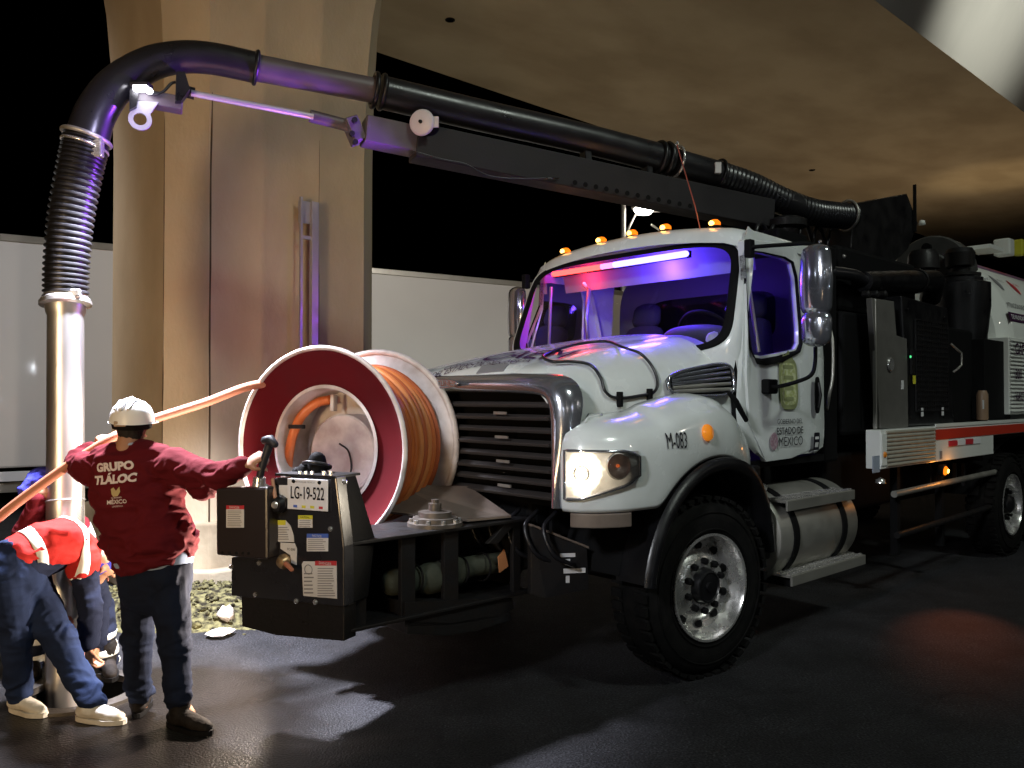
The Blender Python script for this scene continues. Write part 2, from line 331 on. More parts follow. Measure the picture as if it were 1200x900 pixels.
    bs = N('ShaderNodeMapRange'); bs.inputs[3].default_value = .9; bs.inputs[4].default_value = .35; Lk(mr.outputs[0], bs.inputs[0])
    mx = N('ShaderNodeMath'); mx.operation = 'MULTIPLY_ADD'; mx.inputs[1].default_value = .35; Lk(mid.outputs[0], mx.inputs[0]); Lk(fine.outputs[0], mx.inputs[2])
    bp = N('ShaderNodeBump'); bp.inputs['Distance'].default_value = .012; Lk(bs.outputs[0], bp.inputs['Strength']); Lk(mx.outputs[0], bp.inputs['Height']); Lk(bp.outputs[0], b.inputs['Normal'])
    return m
M['asphalt'] = asphalt()
M['iron'] = mat('cast_iron', (.10, .09, .08), .5, .7, var=.5, vscale=20, bump=.3, rvar=.1)
g = MB(); rows = []
for r in (MR + .02, .6, 1.2, 2.5, 6, 15, 60, 400):
    rows.append([MH + Vector((r * math.cos(2 * math.pi * k / 48), r * math.sin(2 * math.pi * k / 48), 0)) for k in range(48)])
g.grid(rows, closed=True)
road = g.obj('road', M['asphalt']); tag(road, kind='structure')
mh = empty('manhole', MH, label='open round manhole with iron rim in the wet road', cat='manhole')
MB().lathe([(MR - .03, -.02), (MR - .03, .018), (MR + .05, .018), (MR + .05, -.02)], (0, 0, 0), (0, 0, 1), 40, closed=True).obj('rim', M['iron'], mh, smooth=30)
MB().lathe([(MR - .02, -.03), (MR - .02, -1.3), (0.001, -1.3)], (0, 0, 0), (0, 0, 1), 32, caps=False).obj('shaft', M['matte'], mh, smooth=40)

# ---- viaduct
H = 7.0
via = empty('viaduct', tw(0, 0, 0), ROT, 'concrete box girder viaduct overhead with smooth brown underside', 'viaduct')
ya, yb = -6.75, -.78
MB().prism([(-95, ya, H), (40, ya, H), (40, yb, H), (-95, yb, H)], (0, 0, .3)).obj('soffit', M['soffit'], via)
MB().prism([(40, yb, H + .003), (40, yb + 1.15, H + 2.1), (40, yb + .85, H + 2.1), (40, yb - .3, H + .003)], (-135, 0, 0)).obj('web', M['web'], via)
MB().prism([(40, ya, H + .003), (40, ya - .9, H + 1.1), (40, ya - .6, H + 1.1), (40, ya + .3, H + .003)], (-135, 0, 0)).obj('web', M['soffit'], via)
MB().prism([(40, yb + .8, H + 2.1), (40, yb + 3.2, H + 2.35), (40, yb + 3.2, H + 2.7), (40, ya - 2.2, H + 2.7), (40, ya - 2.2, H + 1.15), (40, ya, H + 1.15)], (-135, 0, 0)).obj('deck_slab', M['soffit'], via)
# formwork grooves of the soffit
jt = MB()
jt.box((-30, (ya + yb) / 2, H - .001), (.012, yb - ya, .01))
jt.obj('form_seam', mat('seam', (.13, .095, .06), .9), via)
hm = MB()
hp = tl(on_plane(527, 20, Vector((0, 0, H)), Vector((0, 0, 1)))); hm.lathe([(.07, .0), (.07, -.012), (.05, -.012), (.05, .0)], (hp.x, hp.y, H - .001), (0, 0, 1), 16)
hp = tl(on_plane(953, 198, Vector((0, 0, H)), Vector((0, 0, 1)))); hm.lathe([(.07, .0), (.07, -.012), (.05, -.012), (.05, .0)], (hp.x, hp.y, H - .001), (0, 0, 1), 16)
hm.obj('drain_hole', M['matte'], via)

# ---- pier
x1, y1 = 1.66, -2.75; c = .27
xr = -.12
def ring_at(z, ox, oy):
    P = [(x1 + ox, y1 - c - 1.3 - oy), (x1 + ox, y1 - c), (x1 - c + ox * .4, y1 + oy)]
    for gx, w in ((.92, .022), (.37, .022)):
        P += [(gx + w + .05, y1 + oy), (gx + w, y1 + oy + .018), (gx - w, y1 + oy + .018), (gx - w - .05, y1 + oy)]
    P += [(xr - ox, y1 + oy), (xr - c - ox, y1 - c), (xr - c - ox, y1 - c - 1.3 - oy), (xr - ox, y1 - 2 * c - 1.3 - oy), (x1 - c + ox, y1 - 2 * c - 1.3 - oy)]
    return [Vector((a, b, z)) for a, b in P]
rowsP = []
for z, ox, oy in ((0, 0, 0), (3.9, 0, 0), (4.4, .01, .01), (4.8, .025, .02), (5.3, .06, .05), (5.8, .12, .12), (6.4, .22, .25), (7.0, .38, .42)):
    rowsP.append(ring_at(z, ox, oy))
pier = empty('bridge_pier', tw(0, 0, 0), ROT, 'tan concrete viaduct pier with vertical formwork lines behind the workers', 'pier')
pm = MB().grid(rowsP, closed=True); pm.obj('shaft', M['concrete'], pier, smooth=25)
M['stain'] = mat('tie_hole', (.09, .07, .05), .9)
M['joint'] = mat('dark_joint', (.05, .035, .022), .9, var=.5, vscale=6, stretch=(1, 1, .3), col2=(.16, .11, .06))
def crack(px, py, z0, z1, w, seed):
    pts = []
    n = 26
    for i in range(n + 1):
        z = z0 + (z1 - z0) * i / n
        pts.append(Vector((px + noise.noise(Vector((seed, z * 1.1, 0))) * .009, py + .004, z)))
    return MB().tube(pts, [w * (.6 + .6 * abs(noise.noise(Vector((seed + 5, q.z * 2, 0))))) for q in pts], 6)
crack(x1 - c - .015, y1 - .004, .5, 4.4, .011, 3).obj('formwork_joint', M['joint'], pier)
crack(x1 - .002, y1 - c - .004, .5, 4.4, .006, 9).obj('formwork_joint', M['joint'], pier)
crack(.37, y1 + .014, .5, 4.4, .004, 14).obj('formwork_joint', M['joint'], pier)
ft = MB(); ft.prism([(x1 + .06, y1 - 2.2, 0), (x1 + .06, y1 - c, 0), (x1 - c, y1 + .06, 0), (xr - .1, y1 + .06, 0), (xr - .5, y1 - 2.2, 0)], (0, 0, .62))
ft.obj('footing', mat('footing_concrete', (.34, .29, .20), .9, var=.8, vscale=2.5, col2=(.17, .13, .085), bump=.5, bscale=18), pier, bevel=.02)
ft2 = MB(); ft2.prism([(x1 + .16, y1 - 2.2, 0), (x1 + .16, y1 - c + .03, 0), (x1 - c + .03, y1 + .16, 0), (xr - .1, y1 + .16, 0), (xr - .5, y1 - 2.2, 0)], (0, 0, .24))
ft2.obj('kerb_base', mat('kerb_concrete', (.30, .26, .19), .9, var=.8, vscale=2.5, col2=(.15, .12, .085), bump=.5, bscale=18), pier, bevel=.02)

# galvanised bracket post standing in front of the pier
yp = y1 + .10
bp_ = empty('bracket_post', tw(0, 0, 0), ROT, 'tall thin galvanised bracket post lit purple against the pier', 'post')
a0 = ty(352, 405, yp); a1 = ty(352, 230, yp); b0 = ty(369, 405, yp); b1 = ty(366, 236, yp)
MB().box(((b0.x + b1.x) / 2, yp, (b1.z) / 2 + .2), (.07, .05, b1.z - .4 + .0)).obj('upright', M['purplepole'], bp_, bevel=.004)
MB().box((a0.x, yp, a1.z / 2 + .2), (.022, .03, a1.z - .4)).obj('rod', M['purplepole'], bp_)
MB().box(((a0.x + b0.x) / 2, yp, b1.z - .33), (.16, .02, .03)).obj('cross_bar', M['purplepole'], bp_)
MB().box(((a0.x + b0.x) / 2 + .01, yp - .02, b1.z - .1), (.15, .012, .2)).obj('head_plate', M['purplepole'], bp_)

# ---- passing trailer behind
A0 = Vector((-7.9, 11.4, 0)); B0 = at(600, 465, 16.6); B0.z = 0
dv = (B0 - A0).normalized(); nv = Vector((dv.y, -dv.x, 0))
tr = empty('box_trailer', A0, math.atan2(dv.y, dv.x), 'long white box trailer passing behind the concrete pier', 'trailer')
Ltr = 19.0
MB().box((Ltr / 2 - 3, 1.25, 2.31), (Ltr, 2.5, 3.34)).obj('box_body', M['trailer'], tr, bevel=.03)
MB().box((Ltr / 2 - 3, -.012, 3.94), (Ltr, .03, .10)).obj('top_rail', M['brushed'], tr, bevel=.006)
MB().box((Ltr / 2 - 3, -.012, .52), (Ltr, .04, .14)).obj('bottom_rail', M['mark'], tr, bevel=.006)
MB().box((Ltr / 2 - 3, .04, .36), (Ltr, .03, .14)).obj('side_skirt', M['brushed'], tr)
for i in (0.6, 1.8):
    w = MB().lathe([(.25, -.15), (.48, -.15), (.5, -.1), (.5, .1), (.48, .15), (.25, .15)], (i + 0, .35, .5), (0, 1, 0), 24, closed=True); w.obj('wheel', M['rubber'], tr, smooth=40)

# far embankment in the dark
hb = MB(); rows = []
for i in range(60):
    x = -60 + i * 2.4; row = []
    for j in range(6):
        t = j / 5; row.append(Vector((x, 26 + j * 2.2 + noise.noise(Vector((x * .2, j, 0))) * .8, 2.2 * math.sin(t * math.pi * .5) * (1 + .5 * noise.noise(Vector((x * .12, 0, 3)))))))
    rows.append(row)
hb.grid(rows).obj('terrain', mat('dark_earth', (.03, .026, .018), .95, var=.5, vscale=2, bump=.5), None, smooth=180)['kind'] = 'structure'

# ---- street lamp beyond the truck
sl = empty('street_lamp', at(731, 465, 22).xy.to_3d(), 0, 'grey street lamp lit above the cab roof behind the truck', 'street lamp')
hz = at(755, 245, 22).z; hx = at(755, 245, 22).x - at(731, 465, 22).x
MB().tube([(0, 0, 0), (0, 0, at(731, 238, 22).z)], [.1, .065], 12).obj('pole', M['brushed'], sl, smooth=40)
MB().tube(spline([(0, 0, hz - 1.0), (hx * .3, 0, hz - .45), (hx * .8, 0, hz + .04), (hx, 0, hz + .06)], 5), .03, 8).obj('arm', M['brushed'], sl, smooth=40)
MB().tube([(hx - .25, 0, hz + .06), (hx + .1, 0, hz + .09), (hx + .75, 0, hz + .0)], [.09, .17, .06], 12, rnd=True).obj('lamp_head', M['brushed'], sl, smooth=60)
MB().lathe([(0.001, -.16), (.18, -.12), (.28, 0), (.26, .04)], (hx, -.02, hz), (0, 0, 1), 20).obj('lamp_glass', M['street'], sl, smooth=60)
MB().tube([(hx + .2, 0, hz - .4), (hx + 1.2, .3, hz - 1.0)], .03, 6).obj('cable', M['brushed'], sl)
lamp('street_lamp_light', 'POINT', (sl.location.x + hx, 21.9, hz - .35), 30, (1, .93, .82), shadow_soft_size=.15)

# ---- rubble by the pier
rb = MB(); rng = random.Random(3)
def rock(mb, c, r, sq=.6, mi=0):
    vs = []
    for k in range(5):
        th = math.pi * (k + .5) / 5
        for j in range(7):
            ph = 2 * math.pi * j / 7; d = Vector((math.sin(th) * math.cos(ph), math.sin(th) * math.sin(ph), math.cos(th) * sq))
            vs.append(Vector(c) + d * (r * rng.uniform(.65, 1.15)))
    n = len(vs); fs = [(k * 7 + j, k * 7 + (j + 1) % 7, (k + 1) * 7 + (j + 1) % 7, (k + 1) * 7 + j) for k in range(4) for j in range(7)]
    fs += [tuple(range(7))[::-1], tuple(range(28, 35))]; mb.add(vs, fs, mi)
def mound(x, y):
    q = Vector((x, y)); c0 = Vector((-2.55, 6.45)); t = max(0, 1 - ((q.x - c0.x) / 1.5) ** 2 - ((q.y - c0.y) / .62) ** 2)
    return .20 * t
rows = []
for i in range(50):
    row = []
    for j in range(30):
        x = -4.2 + i * .066; y = 5.75 + j * .05
        row.append(Vector((x, y, mound(x, y) * 1.0 + .03 * noise.noise(Vector((x * 9, y * 9, 1))) * (mound(x, y) > 0) - .012)))
    rows.append(row)
rb.grid(rows)
for i in range(1000):
    x = rng.uniform(-4.0, -1.15); y = rng.uniform(5.8, 7.1); m_ = mound(x, y)
    if m_ > .015 or rng.random() < .12:
        rock(rb, (x, y, m_), rng.uniform(.008, .026) * (1.8 if rng.random() < .08 else 1), rng.uniform(.3, .9))
o = rb.obj('rubble', mat('rubble_mix', (.13, .12, .055), .9, var=1.0, vscale=22, col2=(.016, .014, .009), bump=.6, bscale=40), None, smooth=50)
tag(o, 'heap of stones and dead leaves at the foot of the pier', 'rubble', kind='stuff')
M['litter'] = mat('litter_white', (.68, .62, .55), .7, var=.5, vscale=25, col2=(.4, .28, .2), bump=.3)
l1 = MB(); P = at(258, 747, 5.75); rock(l1, (P.x, P.y, .03), .085, .28); rock(l1, (P.x + .05, P.y + .03, .03), .06, .35)
tag(l1.obj('litter', M['litter'], None, smooth=70), 'flat pale lump of litter on the road before the rubble', 'litter')
l2 = MB(); P = at(263, 737, 5.95); rock(l2, (P.x, P.y + .05, .09), .075, .8)
tag(l2.obj('litter', M['litter'], None, smooth=70), 'rounded whitish lump of litter on top of the rubble edge', 'litter')
# ================================================================ the truck
T = empty('vacuum_truck', TO, ROT, 'white and black vacuum truck with lit headlamps and light bar under the viaduct', 'truck')
# ---- fender wrap: plan curve (x, y) and profile
PC = [(1.0, .925), (.995, .985), (.965, 1.055), (.89, 1.13), (.74, 1.195), (.5, 1.22), (.2, 1.225), (-.08, 1.22), (-.3, 1.20), (-.5, 1.14), (-.66, 1.07)]
pc = spline([(a, b, 0) for a, b in PC], 6)
def wall(s):
    'point and outward normal at s in 0..1 along the fender wrap'
    f_ = s * (len(pc) - 1); i = min(int(f_), len(pc) - 2); t = f_ - i
    p = pc[i].lerp(pc[i + 1], t); d = (pc[min(i + 2, len(pc) - 1)] - pc[max(i - 1, 0)]).normalized(); n = Vector((-d.y, d.x, 0))
    if n.dot(Vector((.3, 1, 0))) < 0: n = -n
    return p, n
ACX, ACZ, ACR = -.09, .53, .77
def fender(sy):
    N = 54; rows = []
    for i in range(N + 1):
        s = i / N; p, n = wall(s)
        zb = 1.045
        if abs(p.x - ACX) < ACR: zb = max(zb, ACZ + math.sqrt(ACR ** 2 - (p.x - ACX) ** 2))
        if p.x < -.55: zb = 1.045
        zs = 1.50 + .11 * math.exp(-((p.x + .05) / .45) ** 2) + (.0 if p.x > .4 else .02)
        if p.x < -.3: zs -= .10 * (-.3 - p.x) / .36
        k = (1 - n.y) if n.y < 1 else 0
        row = []
        inn = .34 - .10 * max(0, min(1, (1 - p.x - .1)))
        prof = [(inn, zs + .055), (inn * .72, zs + .045), (inn * .45, zs + .022), (.10, zs - .002), (.045, zs - .035), (.012, zs - .085), (0, zs - .16), (-.004, zs * .55 + zb * .45 if zs * .55 + zb * .45 < zs - .2 else zs - .2), (.004, zb + .035), (.016, zb)]
        for off, z in prof:
            q = p - n * off
            if q.x > .98: q.x = .98 + (q.x - .98) * .8
            row.append((q.x, sy * max(q.y, .80), max(z, zb) if z < zs - .1 else z))
        rows.append([Vector(a) for a in row])
    o = MB().grid(rows).obj('fender', M['white'], T, smooth=180, sub=1)
    solidify(o, .012); return o
fl_ = fender(1); fr_ = fender(-1)
# ---- hood
def zt(x): t = (.95 - x) / 1.55; return 1.795 + .315 * max(t, 0) ** .68
rows = []
NX = 30
for i in range(NX + 1):
    t = i / NX; x = .96 - 1.56 * t; wt = .80 + .12 * t ** 1.2; z = zt(x)
    half = [(0, z + .012), (.2, z + .010), (.34, z + .004), (.42, z - .012), (.5, z - .012), (.6, z - .018), (wt - .17, z - .03 - .045 * t), (wt - .09, z - .065 - .08 * t), (wt - .03, z - .12 - .10 * t), (wt + .01, z - .19 - .115 * t), (wt + .035, z - .28 - .115 * t), (wt + .05, z - .36 - .115 * t), (wt + .055, 1.42)]
    dip = -.05 * math.exp(-((t - 0) / .03) ** 2)
    row = [Vector((x - .03 * (y / .9) ** 2, -y, zz + dip * (zz > 1.5))) for y, zz in half[::-1]] + [Vector((x - .03 * (y / .9) ** 2, y, zz + dip * (zz > 1.5))) for y, zz in half[1:]]
    rows.append(row)
hood = MB().grid(rows).obj('hood', M['white'], T, smooth=180, sub=1)
HB = bvh(hood)
def on_hood(u, v):
    d = sight(u, v); dl = Vector((d.dot(TF), d.dot(TL), d.z)); o_ = tl(CAMP)
    h = HB.ray_cast(o_, dl.normalized(), 30); return h[0] if h[0] is not None else None
# hood lettering
up = Vector((-1, 0, .12)); ri = Vector((0, 1, 0))
ri = Vector((-.22, 1, 0)); up = Vector((-1, -.22, .12))
lt = text('CAEM', 'lettering', .40, (.64, .25, 2.4), ri, up, M['ink_purple'], T, proj=HB, sx=.62, off=.010)
text('COMISIÓN DEL AGUA', 'lettering', .085, (.86, .10, 2.4), ri, up, M['ink_purple'], T, proj=HB, sx=.8, off=.008)
text('DEL ESTADO DE MÉXICO', 'lettering', .075, (.925, .04, 2.4), ri, up, M['ink_purple'], T, proj=HB, sx=.8, off=.008)
# dark scoop flap at the nose of the hood
P = [on_hood(558, 439), on_hood(565, 430), on_hood(578, 427), on_hood(596, 428), on_hood(590, 436)]
if all(p is not None for p in P):
    MB().prism([p + Vector((0, 0, .004)) for p in P], (0, 0, .006)).obj('hood_badge', M['s_grey'], T)
# hood side vents
for sy in (1, -1):
    vb = MB(); fr = MB(); nb = MB()
    def vp(a, b, off):       # a 0..1 rearwards, b 0..1 upwards
        x = .02 - .60 * a; zlo = 1.665 + .0 * a; zhi = 1.80 + .10 * a
        z = zlo + (zhi - zlo) * b; wt = .80 + .12 * ((.96 - x) / 1.56) ** 1.2
        return Vector((x, sy * (wt + .055 + .03 * a - .03 * b + off), z))
    ol = []
    for k in range(40):
        th = 2 * math.pi * k / 40; ca, sa = math.cos(th), math.sin(th)
        a = .5 + .5 * math.copysign(abs(ca) ** .55, ca); b = .5 + .5 * math.copysign(abs(sa) ** .55, sa); ol.append((a, b))
    va = MB().prism([vp(a, b, -.01) for a, b in ol], (0, sy * .008, 0)); v_o = va.obj('side_vent', M['matte'], T)
    fr.tube([vp(a, b, .01) for a, b in ol], .012, 8, closed=True); fr.obj('vent_frame', M['chrome'], v_o, smooth=60)
    for b in (.2, .36, .52, .68, .84):
        MB().tube([vp(.06, b, .008), vp(.5, b, .014), vp(.95, b, .008)], [.010, .014, .010], 8, flat=.45).obj('louvre', M['chrome'] if b > .4 else M['brushed'], v_o, smooth=60)
# ---- chrome grille surround
def GP(y, z, x): return Vector((x, y, z))
outer = [(-.93, 1.06), (-.955, 1.40), (-.955, 1.62), (-.90, 1.755), (-.72, 1.80), (0, 1.815), (.72, 1.80), (.90, 1.755), (.955, 1.62), (.955, 1.40), (.93, 1.06)]
inner = [(-.86, 1.06), (-.815, 1.40), (-.80, 1.55), (-.775, 1.65), (-.70, 1.675), (0, 1.69), (.70, 1.675), (.775, 1.65), (.80, 1.55), (.815, 1.40), (.86, 1.06)]
gs = MB(); 
def xo(z): return .955 if z > 1.5 else .955 + (1.5 - z) * .10
back = []; o1 = []; i1 = []; i0 = []
for (a, b), (c_, d_) in zip(outer, inner):
    rr = .13 if b > 1.5 else .05
    back.append(GP(a * 1.0, b + .004, xo(b) - rr)); o1.append(GP(a * .992, b - .004, xo(b) - .03)); i1.append(GP(a * .5 + c_ * .5, (b + d_) / 2 if d_ > 1.1 else b, xo(b) + .035)); i0.append(GP(c_, d_, xo(b) + .012))
i2 = [p + Vector((-.09, 0, 0)) for p in i0]
gs.grid([back, o1, i1, i0, i2]); gsur = gs.obj('grille_surround', M['chrome'], T, smooth=60, sub=2)
# oval badge
bd = [Vector((1.008, .0 + -.12 + .20 * math.cos(t_) * 1.0, 1.742 + .026 * math.sin(t_))) for t_ in [2 * math.pi * k / 32 for k in range(32)]]
bo = MB().prism(bd, (.012, 0, 0)).obj('badge', M['s_grey'], T, smooth=30)
MB().tube([p + Vector((.012, 0, 0)) for p in bd], .007, 8, closed=True).obj('badge_rim', M['chrome'], bo, smooth=180)
text('FREIGHTLINER', 'lettering', .044, (1.022, -.12, 1.742), (0, 1, 0), (0, 0, 1), M['chrome'], bo, bold=.0012, sx=1.25)
# grille slats
M['slat'] = mat('slat_plastic', (.036, .031, .029), .6, var=.5, vscale=9, col2=(.03, .026, .024), bump=.1)
MB().box((.80, 0, 1.36), (.03, 1.68, .66)).obj('grille_back', M['matte'], T)
for k in range(8):
    z = 1.615 - k * .073; hw = .79 + .03 * (1.615 - z) / .5
    s_ = MB(); s_.prism([(.88, -hw, z - .020), (.940 + .02 * (k % 2), -hw, z - .016), (.950 + .02 * (k % 2), -hw, z + .002), (.92, -hw, z + .016), (.88, -hw, z + .016)], (0, 2 * hw, 0))
    o = s_.obj('grille_slat', M['slat'], T, bevel=.004)
for k in range(4):
    MB().box((.978, .42 + .012 * k, 1.565 - k * .14), (.008, .11, .016)).obj('slat_clip', M['brushed'], T)
MB().box((.95, -.28, 1.36), (.03, .02, .60)).obj('grille_post', M['black'], T)
# ---- head lamps
M['reflector'] = mat('lamp_reflector', (.62, .60, .56), .3, .35, var=.5, vscale=30, col2=(.25, .24, .22))
def lit_reflector(c):
    'faceted bowl round the burning bulb: brightest next to the bulb'
    m = mat('lit_reflector', (.62, .60, .56), .3, .35, var=.5, vscale=30, col2=(.25, .24, .22)); nt = m.node_tree; N = nt.nodes.new; Lk = nt.links.new
    tc = N('ShaderNodeTexCoord'); vm = N('ShaderNodeVectorMath'); vm.operation = 'DISTANCE'; vm.inputs[1].default_value = c; Lk(tc.outputs['Object'], vm.inputs[0])
    nz = N('ShaderNodeTexNoise'); nz.inputs['Scale'].default_value = 16; Lk(tc.outputs['Object'], nz.inputs[0])
    ad = N('ShaderNodeMath'); ad.operation = 'MULTIPLY_ADD'; ad.inputs[1].default_value = .11; Lk(nz.outputs[0], ad.inputs[0]); Lk(vm.outputs['Value'], ad.inputs[2])
    rp = N('ShaderNodeValToRGB'); e = rp.color_ramp.elements; e[0].position = .10; e[0].color = (1, 1, 1, 1); e[1].position = .33; e[1].color = (0, 0, 0, 1)
    k = e.new(.17); k.color = (.10, .10, .10, 1); Lk(ad.outputs[0], rp.inputs[0])
    mu = N('ShaderNodeMath'); mu.operation = 'MULTIPLY'; mu.inputs[1].default_value = 6; Lk(rp.outputs[0], mu.inputs[0])
    b = nt.nodes['Principled BSDF']; b.inputs['Emission Color'].default_value = (1, .84, .60, 1); Lk(mu.outputs[0], b.inputs['Emission Strength']); return m
def headlamp(sy):
    def wp(s, z, off):
        p, n = wall(s); q = p + n * off; return Vector((q.x if q.x < .98 else .98 + (q.x - .98) * .8, sy * q.y, z))
    # find s by y / x
    best = lambda f: min(range(1001), key=lambda i: f(wall(i / 1000)[0])) / 1000
    s0 = best(lambda p: abs(p.y - .965) + (5 if p.x < .9 else 0)); s1 = best(lambda p: abs(p.x - .69) + (5 if p.y < 1.1 else 0))
    top = lambda a: 1.375 - .005 * a; bot = lambda a: 1.115 + .02 * a + .13 * max(0, a - .35) ** 1.3
    poly = []
    n = 14
    for i in range(n + 1): a = i / n; poly.append((a, top(a) - .03 * max(0, a - .9) / .1))
    for i in range(n, -1, -1): a = i / n; poly.append((a, bot(a) + .03 * max(0, a - .9) / .1))
    gr = []
    for j in range(7):
        b = j / 6; gr.append([wp(s0 + (s1 - s0) * i / 20, bot(i / 20) + (top(i / 20) - bot(i / 20)) * b, .008) for i in range(21)])
    c = wp(s0 + (s1 - s0) * .36, 1.255, .012); nn = wall(s0 + (s1 - s0) * .36)[1]; nn = Vector((nn.x, sy * nn.y, 0))
    hl = MB().grid(gr).obj('headlight', lit_reflector(c), T, smooth=180)
    MB().tube([wp(s0 + (s1 - s0) * a, z, .018) for a, z in poly], .009, 8, closed=True).obj('bezel', M['chrome'], hl, smooth=180)
    MB().lathe([(.045, .0), (.04, .02), (0.001, .026)], c, nn, 20).obj('low_beam', M['hl'], hl, smooth=180)
    c2 = wp(s0 + (s1 - s0) * .80, 1.295, .012); n2 = wall(s0 + (s1 - s0) * .80)[1]; n2 = Vector((n2.x, sy * n2.y, 0))
    MB().lathe([(.070, .0), (.074, .012), (.066, .018), (.05, .004), (.001, .0)], c2, n2, 28).obj('turn_reflector', M['reflector'], hl, smooth=50)
    MB().lathe([(.009, .0), (.008, .012), (.001, .015)], c2, n2, 12).obj('turn_bulb', mat('turn_bulb', (.8, .16, .03), .3, emit=(1, .2, .05), es=.4), hl, smooth=180)
    gl = []
    for j in range(5):
        b = j / 4; gl.append([wp(s0 + (s1 - s0) * i / 20, bot(i / 20) + (top(i / 20) - bot(i / 20)) * b, .026 + .014 * math.sin(math.pi * b)) for i in range(21)])
    MB().grid(gl).obj('lens', M['clear'], hl, smooth=180)
    wc = T.matrix_world if False else None
    P = c + nn * .06; W_ = tw(P.x, P.y, P.z)
    lamp('headlight_beam', 'SPOT', W_, 70 if sy > 0 else 200, (1, .87, .68), W_ + TF * 6 + TL * (-.6) + Vector((0, 0, -.75)), spot_size=R(60), spot_blend=.8, shadow_soft_size=.05)
    lamp('headlight_glow', 'POINT', W_, 1.6, (1, .87, .68), shadow_soft_size=.05)
headlamp(1); headlamp(-1)
M['wing'] = mat('wing_steel', (.14, .11, .09), .5, var=.4, vscale=12)
# strip under the head lamp (bumper wing)
for sy in (1, -1):
    pts = [wall(.10 + s / 24 * .30)[0] for s in range(25)]
    MB().prism([Vector((p.x - .01, sy * p.y, .965)) for p in pts] + [Vector((p.x - .16, sy * (p.y - .12), .965)) for p in pts[::-1]], (0, 0, .075)).obj('bumper_wing', M['wing'], T, bevel=.005)
# arch flare
for sy in (1, -1):
    rws = []
    for i in range(31):
        a = R(8) + R(164) * i / 30; ca, sa = math.cos(a), math.sin(a)
        yb_ = 1.225 if -.35 < ACX + ACR * ca else 1.225 - .22 * (-.35 - (ACX + ACR * ca))
        rws.append([Vector((ACX + (ACR + q) * ca, sy * (yb_ + d), ACZ + (ACR + q) * sa)) for q, d in ((-.075, -.25), (-.075, .03), (-.05, .045), (-.012, .035), (.0, .006))])
    MB().grid(rws).obj('wheel_arch_flare', M['black'], T, smooth=180)
# inner splash liners
for sy in (1, -1):
    rws = [[Vector((ACX + .70 * math.cos(R(10) + R(160) * i / 16), sy * y, ACZ + .70 * math.sin(R(10) + R(160) * i / 16))) for y in (1.0, .55)] for i in range(17)]
    MB().grid(rws).obj('splash_liner', M['matte'], T, smooth=180)
# amber side marker, number on the fender
p, n = wall(.1)
sb = bvh(fl_)
def on_fender(u, v):
    d = sight(u, v); dl = Vector((d.dot(TF), d.dot(TL), d.z)); h = sb.ray_cast(tl(CAMP), dl.normalized(), 30); return h[0], h[1]
q, qn = on_fender(828, 507)
if q is None: q, qn = Vector((.06, 1.22, 1.45)), Vector((0, 1, 0))
if qn.y < 0: qn = -qn
MB().lathe([(.05, .0), (.05, .012), (.044, .02), (.001, .03)], q, qn, 20).obj('marker_lens', mat('amber_lens', (.75, .22, .02), .15, coat=.8, emit=(1, .3, .02), es=.35), T, smooth=50)
q2, _ = on_fender(792, 511)
if q2 is not None: text('M-083', 'lettering', .13, q2 + Vector((0, .1, -.03)), (-1, 0, .0), (0, 0, 1), M['ink'], T, proj=sb, sx=.55, off=.006)
q3, _ = on_fender(690, 487)
# hood cable (grab hoop)
cp = [(636, 420), (672, 408), (708, 404), (728, 411), (748, 418), (762, 433), (769, 452), (764, 464), (748, 468), (722, 471), (708, 464), (702, 447), (690, 432), (668, 428), (645, 428)]
pts = []
for u, v in cp:
    h = on_hood(u, v)
    if h is None: h = ty(u, v, .93)
    pts.append(h + Vector((.0, .012, .022)))
hc = MB().tube(spline(pts, 5, closed=True), .0095, 8, closed=True).obj('hood_cable', M['hose_black'], T, smooth=180)
for u, v in ((724, 470), (759, 466)):
    h = on_hood(u, v) or ty(u, v, .93)
    MB().box(h + Vector((0, .015, .01)), (.03, .03, .09)).obj('cable_clamp', M['matte'], hc, bevel=.004)
# hood latch
la = [ty(855, 461, 1.09), ty(862, 470, 1.11), ty(874, 492, 1.10)]
MB().tube(la, [.016, .02, .016], 8, rnd=True).obj('hood_latch', M['matte'], T, smooth=60)

# ---- cab
CW = 1.03
def YL(y): return y * 1.09 if y < 0 else y
def ws_out(s):     # windshield outline, s 0..1 round; returns (y, z, x)
    th = 2 * math.pi * s; ca, sa = math.cos(th), math.sin(th); e = .32
    a = math.copysign(abs(ca) ** e, ca); b = math.copysign(abs(sa) ** e, sa); return a, b
def wsp(a, b, g=0.0, off=0.0):
    'a -1..1 across, b -1..1 up; g grows the outline'
    a2, b2 = a * (1 + g), b * (1 + g * 1.5)
    z = 2.36 + .385 * b2; hw = .965 - .030 * (b2 + 1); y = YL(a2 * hw)
    x = -.45 - .135 * (b2 + 1) - .085 * (a2 * hw / .95) ** 2 * (1 if a2 > 0 else .3) + off
    return Vector((x, y, z))
NS = 72; ring0 = [ws_out(k / NS) for k in range(NS)]
gl = []
for k in range(9): gl.append([wsp(a * k / 8 if k else a * .01, b * k / 8 if k else b * .01) for a, b in ring0])
glass = MB().grid(gl, closed=True).obj('windshield', M['glass'], T, smooth=180)
MB().grid([[wsp(a, b, -.03, .004) for a, b in ring0], [wsp(a, b, .0, .012) for a, b in ring0], [wsp(a, b, .035, .006) for a, b in ring0], [wsp(a, b, .035, -.02) for a, b in ring0]], closed=True).obj('windshield_gasket', M['matte'], T, smooth=180)
